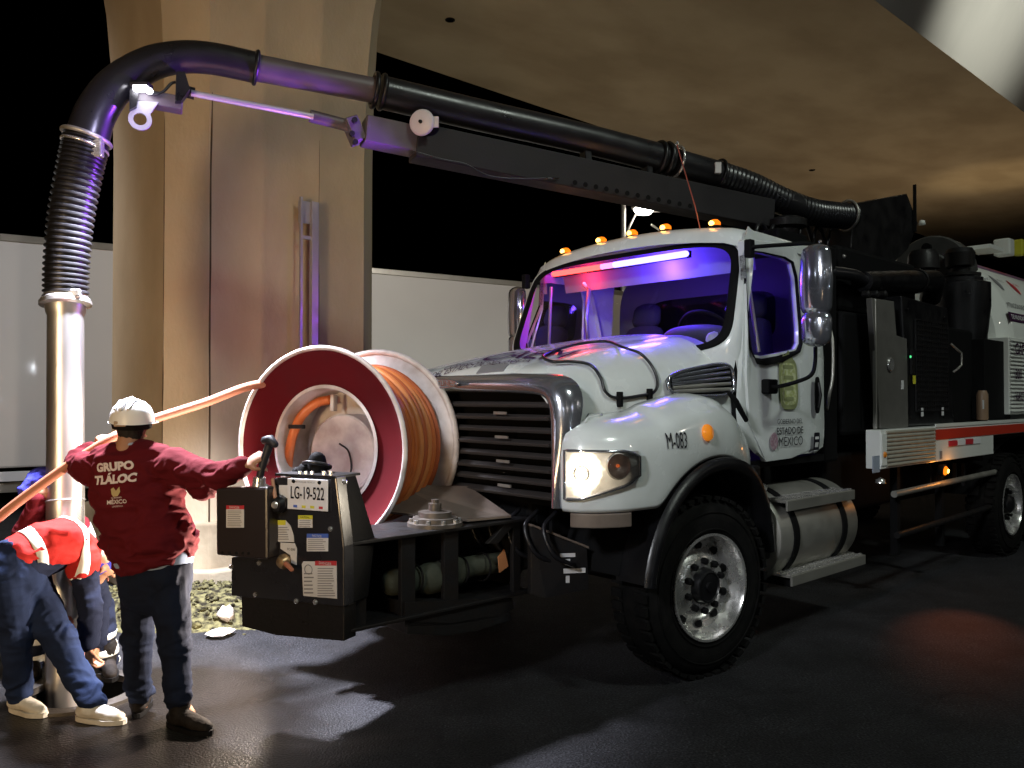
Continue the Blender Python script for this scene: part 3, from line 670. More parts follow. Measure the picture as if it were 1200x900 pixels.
# cab front surround
def cf(a, b):
    e = .5
    y = math.copysign(abs(a) ** .8, a) * (CW - .012 if b < .6 else CW - .012 - .05 * (b - .6) / .4)
    z = 2.30 + (.50 if b > 0 else .75) * b
    x = -.60 - .12 * (b + .6) - .07 * (abs(a) ** 3)
    return Vector((x, YL(y), z))
r1 = [wsp(a, b, .03, 0) for a, b in ring0]; r2 = [wsp(a, b, .085, .0) for a, b in ring0]; r3 = [cf(a, b) for a, b in ring0]
MB().grid([r1, r2, r3], closed=True).obj('cab_front', M['white'], T, smooth=180, sub=1)
# roof
rows = []
NA = 24
XR = -1.80
for i in range(15):
    t = i / 14; row = []
    for k in range(NA + 1):
        a = -1 + 2 * k / NA; aa = abs(a)
        y = (CW - .03) * math.copysign(1 - (1 - aa) ** 1.0, a) if True else 0
        zc = 2.905 - .085 * aa ** 2 - .09 * max(0, aa - .9) / .1
        xf_ = -.68 - .08 * aa ** 3; 
        if t < .18:
            q = t / .18; x = xf_ - .10 * (1 - math.cos(q * math.pi / 2)) * 1.5; z = zc - .125 * (1 - math.sin(q * math.pi / 2))
        else:
            q = (t - .18) / .82; x = xf_ - .15 + (XR - xf_ + .15) * q; z = zc - .05 * q ** 2
        row.append(Vector((x, YL(y), z)))
    rows.append(row)
roof = MB().grid(rows).obj('roof', M['white'], T, smooth=180)
RB = bvh(roof)
for y in (-.81, -.41, -.09, .23, .66):
    h = RB.ray_cast(Vector((-.88, y, 4)), Vector((0, 0, -1)))[0]
    o = MB().lathe([(.055, -.01), (.055, .012), (.045, .02), (.001, .02)], h, (0, 0, 1), 16).obj('roof_marker', M['matte'], T, smooth=40)
    MB().lathe([(.042, .0), (.040, .03), (.022, .048), (.001, .053)], h + Vector((0, 0, .015)), (0, 0, 1), 16).obj('lens', M['amber'], o, smooth=60)
    MB().lathe([(.02, .0), (.018, .022), (.001, .03)], h + Vector((.03, 0, .03)), (1, 0, .25), 12).obj('glow_core', M['ambercore'], o, smooth=60)
    lamp('marker_glow', 'POINT', tw(h.x + .06, h.y, h.z + .10), .35, (1, .35, .05), shadow_soft_size=.03)
MB().tube([ty(822, 272, .6), ty(815, 240, .6), ty(794, 168, .6)], .004, 6).obj('aerial', mat('aerial_red', (.35, .08, .05), .5), T)
def poly_sm(P, n):
    'closed outline with straight runs and tight corners'
    P = [Vector(p) for p in P]; out = []
    for i in range(len(P)):
        a, b = P[i], P[(i + 1) % len(P)]
        out += [a.lerp(b, k / n) for k in range(n)]
    return out
# cab side: built on y = CW, from a door outline and a window outline
def side(sy):
    Y = CW
    fz = lambda u, v: (lambda q: (min(q.x, (-.70 if sy > 0 else -.86) if q.z > 2.2 else 9), q.z))(ty(u, v, 1.06))
    ctr = [(875, 293), (884, 289), (905, 291), (930, 297), (939, 303), (942, 320), (943, 380), (942, 398), (938, 405), (915, 410), (893, 413), (884, 411), (880, 402), (878, 380), (875, 320)]
    win = [fz(u + (3 if u < 900 else -1.5), v + 4) for u, v in ctr]
    door = [fz(874, 279), fz(884, 278), fz(905, 281), fz(930, 284), fz(943, 289), fz(950, 315), fz(958, 360), fz(966, 405), fz(968, 450), fz(968, 520), fz(930, 537), fz(901, 541), fz(880, 492), fz(877, 440), fz(874, 330)]
    W_ = poly_sm([(a, Y, b) for a, b in win], 4); D_ = poly_sm([(a, Y, b) for a, b in door], 4)
    YS = 1 if sy > 0 else 1.09
    ym = lambda P, d=0: [Vector((p.x, sy * YS * (p.y + d - .06 * max(0, p.z - 2.0)), p.z)) for p in P]
    dr = MB().grid([ym(W_, -.03), ym(W_, .0), ym([w.lerp(d, .45) for w, d in zip(W_, D_)], .018), ym([w.lerp(d, .93) for w, d in zip(W_, D_)], .016), ym(D_, .008), ym(D_, -.03)], closed=True).obj('door', M['white'], T, smooth=35)
    MB().grid([ym(W_, -.02), ym([w.lerp(d, .05) for w, d in zip(W_, D_)], .022), ym([w.lerp(d, .09) for w, d in zip(W_, D_)], .022)], closed=True).obj('window_frame', M['matte'], dr, smooth=50)
    c_ = sum(W_, Vector()) / len(W_)
    MB().grid([ym(W_, -.02)[:], ym([w.lerp(c_, .5) for w in W_], -.02), ym([w.lerp(c_, .999) for w in W_], -.02)], closed=True).obj('window', M['glass'], dr, smooth=180)
    v0 = [fz(888, 300), fz(897, 412)]
    MB().tube([Vector((v0[0][0], sy * (Y - .065), v0[0][1])), Vector((v0[1][0], sy * (Y - .02), v0[1][1]))], .014, 8).obj('vent_bar', M['brushed'], dr)
    # outer cab skin round the door
    xa, xb = -.50, -1.80
    outl = [(-.80, 2.80), (-.9, 2.81), (-1.2, 2.805), (-1.55, 2.795), (-1.78, 2.78), (-1.80, 2.5), (-1.80, 2.2), (-1.80, 1.9), (-1.78, 1.6), (-1.75, 1.27), (-1.35, 1.245), (-.90, 1.24), (-.62, 1.45), (-.60, 1.75), (-.69, 2.40)]
    if sy < 0: outl = [(min(a, -.88) if b > 2.2 else a, b) for a, b in outl]
    O_ = spline([(a, Y, b) for a, b in outl], 4, True)
    MB().grid([ym(D_, -.03), ym([d.lerp(o, .06) for d, o in zip(D_, O_)], .0), ym([d.lerp(o, .6) for d, o in zip(D_, O_)], .0), ym(O_, -.02)], closed=True).obj('cab_side', M['white'], T, smooth=35)
    return dr
door = side(1); side(-1)
# door inner shells are dark; rear wall with window
MB().grid([[Vector((-1.79, a * .98, 2.0 + b * .78)) for a, b in ring0], [Vector((-1.79, a * .62, 2.32 + b * .20)) for a, b in ring0]], closed=True).obj('rear_wall', M['dash'], T)
MB().prism([Vector((-1.79, a * .62, 2.32 + b * .20)) for a, b in ring0], (-.01, 0, 0)).obj('rear_window', M['glass'], T)
MB().box((-1.2, 0, 1.20), (1.25, 2.0, .05)).obj('cab_floor', M['matte'], T)
# interior
ds = MB(); rows = []
for k in range(21):
    a = -1 + k / 10
    rows.append([Vector((-.50 - .1 * a * a, a * .93, 1.70)), Vector((-.56 - .1 * a * a, a * .93, 1.985)), Vector((-.80, a * .93, 2.015 + .02 * math.cos(a * 3))), Vector((-.92, a * .93, 1.97)), Vector((-.95, a * .93, 1.70))])
ds.grid(rows).obj('dashboard', M['dash'], T, smooth=180)
MB().tube(spline([(-.90, .18, 1.98), (-.86, .30, 2.09), (-.84, .5, 2.115), (-.86, .72, 2.09), (-.90, .84, 1.98)], 6), .07, 12, flat=1.0, rnd=True).obj('instrument_hood', M['dash'], T, smooth=180)
sw = MB().ring((-1.02, .50, 2.10), (-.9, 0, .65), .225, .016, 40, 10).obj('steering_wheel', M['matte'], T, smooth=180)
MB().tube([(-1.02, .28, 2.10), (-1.01, .5, 2.08), (-1.02, .72, 2.10)], .02, 8).obj('spoke', M['matte'], sw)
MB().lathe([(.001, .03), (.06, .02), (.07, 0)], (-1.02, .5, 2.08), (-.9, 0, .65), 20).obj('horn_pad', M['matte'], sw, smooth=60)
for y in (.50, -.52):
    st = MB().tube([(-1.45, y, 1.62), (-1.52, y, 1.95), (-1.58, y, 2.22)], [.25, .26, .20], 16, flat=.35, side=(0, 1, 0), rnd=True).obj('seat', M['screen'], T, smooth=180)
    MB().tube([(-1.60, y - .0, 2.32), (-1.62, y, 2.42)], [.15, .14], 14, flat=.45, side=(0, 1, 0), rnd=True).obj('headrest', M['screen'], st, smooth=180)
MB().tube([(-.74, -.42, 2.0), (-.70, -.42, 2.30), (-.78, -.46, 2.52), (-.90, -.62, 2.60)], .016, 8).obj('grab_rail', M['brushed'], T, smooth=180)
MB().tube(spline([(-.62, -.30, 2.02), (-.70, -.05, 2.04), (-.72, .1, 2.03), (-.8, .2, 2.02)], 5), .007, 6).obj('dash_wire', M['matte'], T)
MB().box((-.70, -.02, 2.035), (.16, .28, .012), (Vector((.9, 0, .3)).normalized(), Vector((0, 1, 0)), Vector((-.3, 0, .9)).normalized())).obj('paper_sheet', M['sticker'], T)
MB().lathe([(.04, 0), (.05, .03), (.02, .06), (.001, .07)], ty(837, 398, .80) , (1, 0, .6), 9).obj('dash_ornament', M['sticker'], T, smooth=20)
# decals on the glass
def on_ws(u, v, off=.006):
    a_ = tl(CAMP); d = sight(u, v); dl = Vector((d.dot(TF), d.dot(TL), d.z)).normalized(); h = WB.ray_cast(a_, dl, 30); return (h[0] + Vector((off, 0, 0))) if h[0] is not None else None
WB = bvh(glass)
def decal(name, quad, m):
    P = [on_ws(*q) for q in quad]
    if all(p is not None for p in P): MB().prism(P, (.001, 0, 0)).obj(name, m, T)
decal('teal_decal', [(622, 331), (624, 322), (638, 320), (636, 328)], M['teal'])
decal('white_decal', [(626, 340), (627, 335), (632, 334), (631, 339)], M['sticker'])
# ---- light bar behind the glass
def ledp(u, v): return tx(u, v, -.86)
L0, L1 = Vector((-.80, -.86, 2.695)), Vector((-.80, .42, 2.735))
L0 = tx(649, 321, -.80); L1 = tx(804, 297, -.80)
Lm = L0.lerp(L1, .40); Lm2 = L0.lerp(L1, .50)
lb = MB().box((L0 + L1) / 2 + Vector((-.03, 0, .0)), ((L1 - L0).length + .04, .03, .05), basis(L1 - L0, (1, 0, 0))).obj('light_bar', M['matte'], T)
MB().tube([L0, Lm], .022, 10, rnd=True).obj('red_strip', M['ledred'], lb, smooth=60)
MB().tube([Lm, Lm2], .022, 10).obj('mixed_strip', M['ledwhite'], lb, smooth=60)
MB().tube([Lm2, L1], .024, 10, rnd=True).obj('blue_strip', M['ledblue'], lb, smooth=60)
def led(p, e, col, name, tg): lamp(name, 'SPOT', tw(*p), e, col, tg, spot_size=R(150), spot_blend=.6, shadow_soft_size=.08)
pm_ = L0.lerp(L1, .2) + Vector((.03, 0, 0)); pb = L0.lerp(L1, .75) + Vector((.03, 0, 0))
led(pm_, 10, (1, .05, .04), 'red_bar_light', tw(2, -.6, 2.2)); led(pb, 26, (.16, .10, 1), 'blue_bar_light', tw(2, .2, 2.2))
lamp('cab_blue_light', 'POINT', tw(-.90, .20, 2.62), 34, (.09, .035, 1), shadow_soft_size=.10)
lamp('cab_red_light', 'POINT', tw(-.90, -.62, 2.62), 5, (1, .03, .08), shadow_soft_size=.04)
rows = [[Vector((-.80 - .22 * i / 5, -.95 + 1.85 * k / 12, 2.765 + .02 * math.sin(i / 5 * 3.14) - (.19 if i == 5 else 0))) for k in range(13)] for i in range(6)]
rows[5] = [Vector((-1.03, p.y, 2.56)) for p in rows[5]]
lamp('cab_violet_fill', 'POINT', tw(-1.2, -.1, 2.45), 12, (.14, .05, 1), shadow_soft_size=.1)  # extra light added to fill the cab with violet
MB().grid(rows).obj('overhead_console', mat('headliner', (.30, .30, .32), .8), T, smooth=50)
lamp('beacon_beam', 'SPOT', tw(.2, -.4, 2.85), 650, (.30, .06, 1.0), (-2.0, 5.3, 3.5), spot_size=R(54), spot_blend=.8, shadow_soft_size=.1)
# ---- door lettering and crest
Yd = CW + .045
DBV = bvh(door)
def dq(u, v): q = ty(u, v, 1.06); return Vector((q.x, 1.4, q.z))
right, upz = (-1, 0, 0), (0, 0, 1)
text('GOBIERNO DEL', 'lettering',   .050, dq(926, 494), right, upz, M['ink'], door, proj=DBV, off=.012)
text('ESTADO DE', 'lettering', .070, dq(926, 505), right, upz, M['ink'], door, proj=DBV, bold=.001, off=.012)
text('MÉXICO', 'lettering', .092, dq(927, 517.5), right, upz, M['ink'], door, proj=DBV, off=.012)
def flat(name, c, w, h, m, parent, pr, n=24, e=1.0, off=.003, poly=None):
    off += .009
    P = []
    pts_ = poly or [(math.copysign(abs(math.cos(2 * math.pi * k / n)) ** e, math.cos(2 * math.pi * k / n)), math.copysign(abs(math.sin(2 * math.pi * k / n)) ** e, math.sin(2 * math.pi * k / n))) for k in range(n)]
    for a, b in pts_:
        q = Vector((c.x - a * w / 2, 1.5, c.z + b * h / 2)); hh = pr.ray_cast(q, Vector((0, -1, 0)), 1.2)[0]
        P.append((hh if hh is not None else Vector((q.x, 1.04, q.z))) + Vector((0, off, 0)))
    return MB().prism(P, (0, .0012, 0)).obj(name, m, parent)
M['olive2'] = mat('crest_pale', (.56, .60, .36), .5, var=.8, vscale=45, col2=(.30, .35, .08))
cr = dq(925, 450)
flat('crest', cr, .25, .36, M['ink_green'], door, DBV, e=.45)
flat('crest', cr, .20, .30, M['olive2'], door, DBV, e=.45, off=.0045)
flat('crest', cr + Vector((0, 0, .20)), .17, .09, M['ink_green'], door, DBV, poly=[(-1, -1), (1, -1), (.7, .2), (.35, .1), (0, 1), (-.35, .1), (-.7, .2)], off=.0045)
for k in range(4): flat('crest', cr + Vector((0, 0, .12 - k * .075)), .14 - .01 * k, .03, M['ink_green'], door, DBV, e=.4, off=.0058)
flat('seal', dq(907, 517), .10, .12, mat('seal_plum', (.28, .15, .20), .5, var=.7, vscale=50, col2=(.5, .42, .45)), door, DBV, off=.004)
flat('code_panel', dq(955, 517), .085, .13, M['ink'], door, DBV, e=.2, off=.018)
flat('code_panel', dq(955, 513), .055, .02, M['sticker'], door, DBV, e=.2, off=.0195); flat('code_panel', dq(955, 521), .05, .035, M['sticker'], door, DBV, e=.2, off=.0195)
flat('door_handle', dq(955, 463), .085, .27, M['matte'], door, DBV, e=.55, off=.022)
hh = dq(954, 463); MB().tube([(hh.x, CW + .065, hh.z + .09), (hh.x, CW + .08, hh.z), (hh.x, CW + .065, hh.z - .09)], .012, 8).obj('door_handle', M['black'], door, smooth=60)
# ---- mirrors
def mirror(sy):
    Ym = 1.30
    j = lambda u, v, y=Ym: (lambda q: Vector((q.x, sy * q.y, q.z)))(ty(u, v, y))
    mk = MB().tube(spline([j(878, 291, 1.05), j(884, 289, 1.10), j(925, 286, 1.2), j(948, 285), j(954, 291), j(956, 320), j(956, 400), j(955, 428), j(950, 440), j(935, 447), j(912, 453, 1.15), j(900, 452, 1.06)], 4), .014, 8).obj('mirror', M['matte'], T, smooth=180)
    MB().box(j(879, 291, 1.07), (.06, .05, .12)).obj('bracket', M['matte'], mk, bevel=.008)
    MB().box(j(902, 453, 1.07), (.13, .06, .10)).obj('bracket', M['matte'], mk, bevel=.012)
    a = j(957, 328, 1.42); MB().tube([a + Vector((.0, 0, -.18)), a + Vector((.0, 0, .0)), a + Vector((0, 0, .18))], [.105, .115, .10], 16, flat=.55, side=(0, 1, 0), rnd=True).obj('mirror_shell', M['chrome'], mk, smooth=180)
    a2 = j(957, 385, 1.42); MB().tube([a2 + Vector((0, 0, -.06)), a2 + Vector((0, 0, .06))], [.10, .105], 16, flat=.6, side=(0, 1, 0), rnd=True).obj('spot_mirror_shell', M['chrome'], mk, smooth=180)
mirror(1); mirror(-1)
MB().tube(spline([ty(972, 380, 1.0), ty(976, 400, 1.06), ty(976, 440, 1.08), ty(972, 462, 1.06), ty(969, 480, 1.0)], 5), .012, 8).obj('grab_handle', M['brushed'], T, smooth=180)
# ================================================================ wheels, chassis, body
def wheel(x, sy, steer=0, front=True):
    Yo = 1.20 * sy; n = Vector((0, sy, 0))
    if front: n = Vector((sy * math.sin(R(7)), sy * math.cos(R(7)), 0))
    ex = Vector((n.y, -n.x, 0)) * sy
    c = Vector((x, Yo, .53))
    prof = [(.30, -.29), (.40, -.30), (.47, -.285), (.515, -.24), (.53, -.19), (.53, -.09), (.515, -.04), (.47, .0), (.40, .012), (.33, .0), (.305, -.03)]
    w = MB().lathe(prof, c, n, 56, closed=True).obj('wheel', M['rubber'], T, smooth=35)
    tr_ = MB()
    for k in range(44):
        a = 2 * math.pi * k / 44; d = ex * math.cos(a) + Vector((0, 0, math.sin(a))); t_ = ex * -math.sin(a) + Vector((0, 0, math.cos(a)))
        for yy in (-.235, -.05): tr_.box(c + d * .529 + n * yy, (.022, .05, .085), (d, t_, n))
    o = tr_.obj('tread_block', M['rubber'], w); o['kind'] = 'stuff'
    rb_ = MB()
    for r_ in (.445, .40, .345): rb_.ring(c + n * .008, n, r_, .005, 48, 6)
    rb_.obj('sidewall_rib', M['rubber'], w, smooth=60)
    if front: pr = [(.318, -.0), (.318, .012), (.305, .012), (.296, -.004), (.288, -.05), (.27, -.09), (.235, -.105), (.20, -.085), (.175, -.06), (.125, -.055), (.11, -.055), (.11, -.09)]
    else: pr = [(.318, -.0), (.318, .012), (.305, .012), (.296, -.004), (.285, -.06), (.272, -.14), (.25, -.17), (.17, -.16), (.12, -.14), (.11, -.10), (.001, -.09)]
    MB().lathe(pr, c, n, 56, caps=False).obj('rim', M['alu'], w, smooth=40)
    hb_ = MB()
    if front:
        hb_.lathe([(.11, -.09), (.108, -.045), (.095, -.008), (.085, -.004), (.08, -.012), (.05, -.012), (.001, -.006)], c, n, 32)
    else: hb_.lathe([(.11, -.1), (.10, -.02), (.06, .01), (.001, .012)], c, n, 24)
    hb_.obj('hub', M['black'], w, smooth=40)
    if front: hb2 = MB().lathe([(.03, -.012), (.028, .003), (.001, .005)], c, n, 16).obj('hub_plug', M['black'], w, smooth=40)
    for k in range(10):
        a = 2 * math.pi * (k + .5) / 10; d = ex * math.cos(a) + Vector((0, 0, math.sin(a)))
        p = c + d * .148 - n * .022
        nut = MB().lathe([(.030, -.06), (.030, -.045), (.021, -.040), (.021, -.006), (.014, .0), (.001, .002)], p, n, 6).obj('lug_nut', M['matte'], w)
        q = c + d * .232 + n * -.1
        MB().lathe([(.026, -.01), (.026, .006), (.001, .006)], q + n * (-.0 if front else -.03) + n * .006, (n - d * .35).normalized(), 14).obj('hand_hole', M['matte'], w)
    return w
wheel(0, 1); wheel(0, -1)
for x in (-5.55, -6.92):
    wheel(x, 1, front=False); wheel(x, -1, front=False)
# frame rails, axle, engine dark mass
MB().box((-4.2, .43, .95), (9.6, .09, .28)).obj('frame_rail', M['frame'], T); MB().box((-4.2, -.43, .95), (9.6, .09, .28)).obj('frame_rail', M['frame'], T)
MB().tube([(0, -1.0, .53), (0, 1.0, .53)], .075, 12).obj('axle', M['matte'], T)
MB().box((.1, 0, 1.05), (1.3, .9, .7)).obj('engine_block', M['matte'], T, bevel=.05)
MB().box((-.62, 0, 1.35), (.04, 2.0, 1.2)).obj('firewall', M['matte'], T)
MB().box((-.72, 1.0, 1.02), (.16, .14, .36)).obj('cab_mount', M['frame'], T, bevel=.02)
# fuel tank with straps and steps
FX0, FX1 = -.86, -2.02; FY, FZ, FRd = .86, .70, .325
ftk = MB().lathe([(.001, 0), (FRd - .05, .0), (FRd - .012, .012), (FRd, .04), (FRd, FX0 - FX1 - .04), (FRd - .012, FX0 - FX1 - .012), (FRd - .05, FX0 - FX1), (.001, FX0 - FX1)], (FX0, FY, FZ), (-1, 0, 0), 48).obj('fuel_tank', M['brushed'], T, smooth=40)
for x in (-1.05, -1.76):
    MB().lathe([(FRd + .002, -.035), (FRd + .012, -.035), (FRd + .012, .035), (FRd + .002, .035)], (x, FY, FZ), (1, 0, 0), 48, closed=True).obj('tank_strap', M['matte'], ftk, smooth=40)
MB().lathe([(.055, 0), (.055, .05), (.045, .06), (.001, .06)], (-.98, FY + .08, FZ + FRd - .03), (0, .2, 1), 18).obj('filler_cap', M['alu'], ftk, smooth=40)
for z, y0, y1_, xa, xb in ((.955, .86, 1.20, -.90, -1.90), (.455, .90, 1.22, -.92, -2.03)):
    st = MB().box(((xa + xb) / 2, (y0 + y1_) / 2, z), (abs(xb - xa), y1_ - y0, .016)).obj('step', M['brushed'], T)
    MB().box(((xa + xb) / 2, y1_ - .005, z - .028), (abs(xb - xa), .016, .07)).obj('step_edge', M['brushed'], st, bevel=.004)
    tm = MB()
    for i in range(34): tm.box((xa + (xb - xa) * (i + .5) / 34, y1_ - .03, z + .013), (.014, .02, .012)); tm.box((xa + (xb - xa) * (i + .5) / 34, (y0 + y1_) / 2, z + .012), (.012, .16, .008))
    tm.obj('step_tread', M['alu'], st)['kind'] = 'stuff'
for x in (-1.02, -1.78): MB().tube([(x, 1.16, .945), (x - .0, 1.12, .86), (x, 1.05, .83)], .016, 6).obj('step_bracket', M['matte'], T)
for x in (-1.0, -1.8): MB().box((x, .98, .41), (.05, .40, .07)).obj('step_bracket', M['matte'], T)
MB().box((-.80, .98, .78), (.10, .26, .42)).obj('battery_box', M['frame'], T, bevel=.02)

# ---- body behind the cab
def q(u, v, y): return ty(u, v, y)
MB().box((-2.05, 0, 2.0), (.22, 1.9, 1.7)).obj('bulkhead', M['matte'], T, bevel=.02)
MB().box((-3.9, .1, 1.85), (3.4, 1.75, 1.0)).obj('machine_deck', M['matte'], T, bevel=.03)
MB().box((-3.2, .2, 2.65), (1.6, 1.3, .55)).obj('engine_housing', M['matte'], T, bevel=.04)
# grey cabinet door and louvred cabinet
y = 1.10
A = [q(1021, 349, y), q(1047, 353, y), q(1050, 393, y), q(1062, 397, y), q(1063, 502, y), q(1030, 502, y)]
cd = MB().prism([Vector((p.x, y - .04, p.z)) for p in A], (0, .05, 0)).obj('tool_cabinet_door', mat('grey_door', (.115, .11, .10), .5, var=.4, vscale=8, bump=.06), T, bevel=.006)
MB().box(((A[0].x + A[5].x) / 2 + .004, y - .0, (A[0].z + A[5].z) / 2), (.02, .03, A[0].z - A[5].z), None).obj('door_edge', M['brushed'], cd, bevel=.004)
L_ = q(1044, 427, y + .02); MB().lathe([(.055, 0), (.06, .012), (.05, .022), (.02, .018), (.001, .02)], L_ - Vector((0, .012, 0)), (0, 1, 0), 20).obj('latch', M['alu'], cd, smooth=40)
B_ = [q(1059, 346, y), q(1113, 361, y), q(1119, 497, y), q(1066, 499, y)]
cb = MB().prism([Vector((p.x, y - .5, p.z)) for p in B_], (0, .49, 0)).obj('louvred_cabinet', M['black'], T, bevel=.012)
fr = MB(); 
x0, x1_ = B_[0].x, B_[1].x
mg = MB(); mx0, mx1 = q(1073, 372, y).x, q(1110, 372, y).x; mz0, mz1 = q(1073, 482, y).z, q(1073, 374, y).z
for i in range(15): mg.box((mx0 + (mx1 - mx0) * i / 14, y + .004, (mz0 + mz1) / 2), (.012, .016, mz1 - mz0))
for i in range(19): mg.box(((mx0 + mx1) / 2, y + .006, mz0 + (mz1 - mz0) * i / 18), (abs(mx1 - mx0), .016, .012))
mg.obj('grille_mesh', M['frame'], cb)['kind'] = 'stuff'
hd = [q(1112, 403, y), q(1114, 410, y), q(1119, 414, y), q(1119, 428, y), q(1115, 432, y), q(1115, 436, y)]
MB().tube([Vector((p.x, y + (.02 if i in (0, 5) else .06), p.z)) for i, p in enumerate(hd)], .011, 8).obj('pull_handle', M['brushed'], cb, smooth=60)
def plate(name, c, w, h, m, par, yy, d=.003): return MB().box((c.x, yy, c.z), (w, d, h)).obj(name, m, par)
plate('control_strip', q(1069, 424, y), .05, .22, M['frame'], cb, y + .004, .02)
plate('warning_sticker', q(1071, 445, y), .055, .075, M['s_yel'], cb, y + .004)
for u, v in ((1056, 451), (1079, 483), (1103, 482)): plate('label_sticker', q(u, v, y), .045, .075, M['sticker'], cb, y + .012)
MB().lathe([(.012, 0), (.008, .008), (.001, .01)], q(1067, 418, y + .02), (0, 1, 0), 10).obj('green_lamp', emat('green_led', (.1, .9, .3), 1.2), cb)
for u, v in ((1064, 362), (1107, 372), (1066, 490), (1116, 487)): MB().lathe([(.012, 0), (.012, .008), (.001, .01)], q(u, v, y), (0, 1, 0), 8).obj('bolt', M['frame'], cb)
# horizontal air pipe and its collars
pa, pb_ = q(1012, 330, .95), q(1095, 329, .85)
MB().tube([pa, pa.lerp(pb_, .5), pb_, pb_ + Vector((-.18, -.1, -.15))], [.085, .10, .105, .10], 20).obj('air_duct', M['black'], T, smooth=50)
MB().ring(pa.lerp(pb_, .72), pb_ - pa, .108, .012, 24, 6).obj('duct_clamp', M['frame'], T, smooth=180)
MB().tube(spline([q(970, 318, .9), q(1000, 322, .95), q(1015, 330, .95)], 5), .05, 12).obj('air_hose', M['hose_black'], T, smooth=180)
for u in (1012, 1022, 1032): MB().lathe([(.03, 0), (.03, .05), (.018, .06), (.001, .06)], q(u, 345, 1.0), (0, 1, 0), 10).obj('valve', M['frame'], T, smooth=30)
# cyclone drum with collar and cap
cx = q(1126, 400, .80); 
MB().lathe([(.0, 1.55), (.24, 1.55), (.24, 1.95), (.255, 1.96), (.255, 2.30), (.29, 2.62), (.29, 2.86), (.22, 2.88), (.22, 2.92), (.001, 2.92)], (cx.x, .80, 0), (0, 0, 1), 36).obj('cyclone_drum', M['black'], T, smooth=30)
MB().lathe([(.13, 2.90), (.13, 2.94), (.20, 2.94), (.20, 2.97), (.10, 2.99), (.10, 3.03), (.14, 3.05), (.15, 3.19), (.12, 3.24), (.001, 3.26)], (cx.x, .80, 0), (0, 0, 1), 28).obj('relief_valve', M['frame'], T, smooth=30)
c2 = q(1083, 310, .55)
MB().lathe([(.12, -.12), (.12, -.06), (.16, -.05), (.15, .10), (.12, .15), (.001, .17)], c2, (0, 0, 1), 24).obj('relief_valve', M['frame'], T, smooth=30)
c3 = q(1092, 298, .35)
ds_ = MB().lathe([(.001, .05), (.20, .05), (.22, .03), (.40, .03), (.42, .0), (.42, -.25)], Vector((c3.x, c3.y, 3.08)), (1, .05, 0), 40).obj('manway_disc', mat('dark_disc', (.05, .05, .048), .55, var=.5, vscale=6, bump=.1), T, smooth=30)
MB().lathe([(.05, 0), (.05, .05), (.001, .05)], Vector((c3.x + .04, c3.y - .02, 3.36)), (1, 0, 0), 12).obj('disc_port', M['matte'], ds_)
# hopper inlet box at the boom foot
B0_ = [q(996, 239, .45), q(1059, 227, .45), q(1072, 262, .45), q(1060, 292, .45), q(1020, 330, .45), q(990, 330, .45)]
MB().prism([Vector((p.x, -.25, p.z)) for p in B0_], (0, .75, 0)).obj('inlet_box', M['black'], T, bevel=.01)
MB().box(((B0_[1].x + B0_[2].x) / 2, .52, (B0_[1].z + B0_[2].z) / 2), (.02, .03, .5)).obj('box_edge', M['frame'], T)
# pipes and fittings behind the cab roof
rng = random.Random(11)
for i in range(7):
    a = q(885 + i * 17, 268 + 3 * (i % 3), .3)
    MB().tube(spline([a + Vector((0, 0, -.3)), a + Vector((.0, .02, .0)), a + Vector((-.15, 0, .05 + .02 * (i % 2))), a + Vector((-.3, .0, -.12))], 4), .018, 6).obj('hydraulic_line', M['hose_black'], T, smooth=180)
c4 = q(923, 258, .35); MB().lathe([(.10, -.3), (.10, -.08), (.17, -.06), (.17, .0), (.10, .03), (.001, .04)], c4, (0, 0, 1), 24).obj('swivel_post', M['frame'], T, smooth=30)
MB().box(q(900, 285, .2) - Vector((0, 0, .1)), (.5, .5, .35)).obj('pivot_base', M['matte'], T, bevel=.02)
for u, v in ((990, 300), (1003, 328), (962, 283)): MB().lathe([(.018, 0), (.012, .01), (.001, .012)], q(u, v, .9), (.3, 1, 0), 8).obj('bolt', M['alu'], T)
# tank
tk = MB().lathe([(.001, 0), (.62, .03), (1.0, .14), (1.12, .30), (1.13, .34), (1.13, 6.2), (1.1, 6.3), (.001, 6.6)], (-5.62, 0, 2.25), (-1, 0, 0), 72).obj('debris_tank', M['tankwhite'], T, smooth=30)
TB = bvh(tk)
def tank_strip(name, th0, th1, xa, xb, m, off=.004):
    rows = [[Vector((xa + (xb - xa) * j / 4, (1.13 + off) * math.cos(R(th0 + (th1 - th0) * i / 5)), 2.25 + (1.13 + off) * math.sin(R(th0 + (th1 - th0) * i / 5)))) for j in range(5)] for i in range(6)]
    o = MB().grid(rows).obj(name, m, tk, smooth=180); solidify(o, .001); return o
tank_strip('plum_stripe', 53, 62, -5.52, -9.5, mat('plum_stripe', (.24, .11, .22), .4, coat=.3))
def tank_text(s, size, x, th, m, bold=0, sx=1, al='LEFT'):
    r = 1.13; O = Vector((x, r * math.cos(R(th)) , 2.25 + r * math.sin(R(th)))); n = Vector((0, math.cos(R(th)), math.sin(R(th))))
    up_ = Vector((0, -math.sin(R(th)), math.cos(R(th))))
    return text(s, 'lettering', size, O, (-1, 0, 0), up_, m, tk, proj=TB, bold=bold, sx=sx, align=al, off=.008)
tank_text('SERVICIO', .10, -5.85, 57.5, M['sticker'], .002, 1.3)
tank_text('DE DRENAJE', .10, -6.7, 57.5, M['s_red'], .002, 1.3)
tank_text('ATENCIÓN DE EMERGENCIAS', .085, -5.95, 22, M['s_grey'], .001)
tank_strip('plum_banner', 12, 17.5, -5.88, -9.0, M['ink_purple'])
tank_text('DE INUNDACIONES LAS 24 HORAS', .075, -5.95, 14.7, M['sticker'], .001)
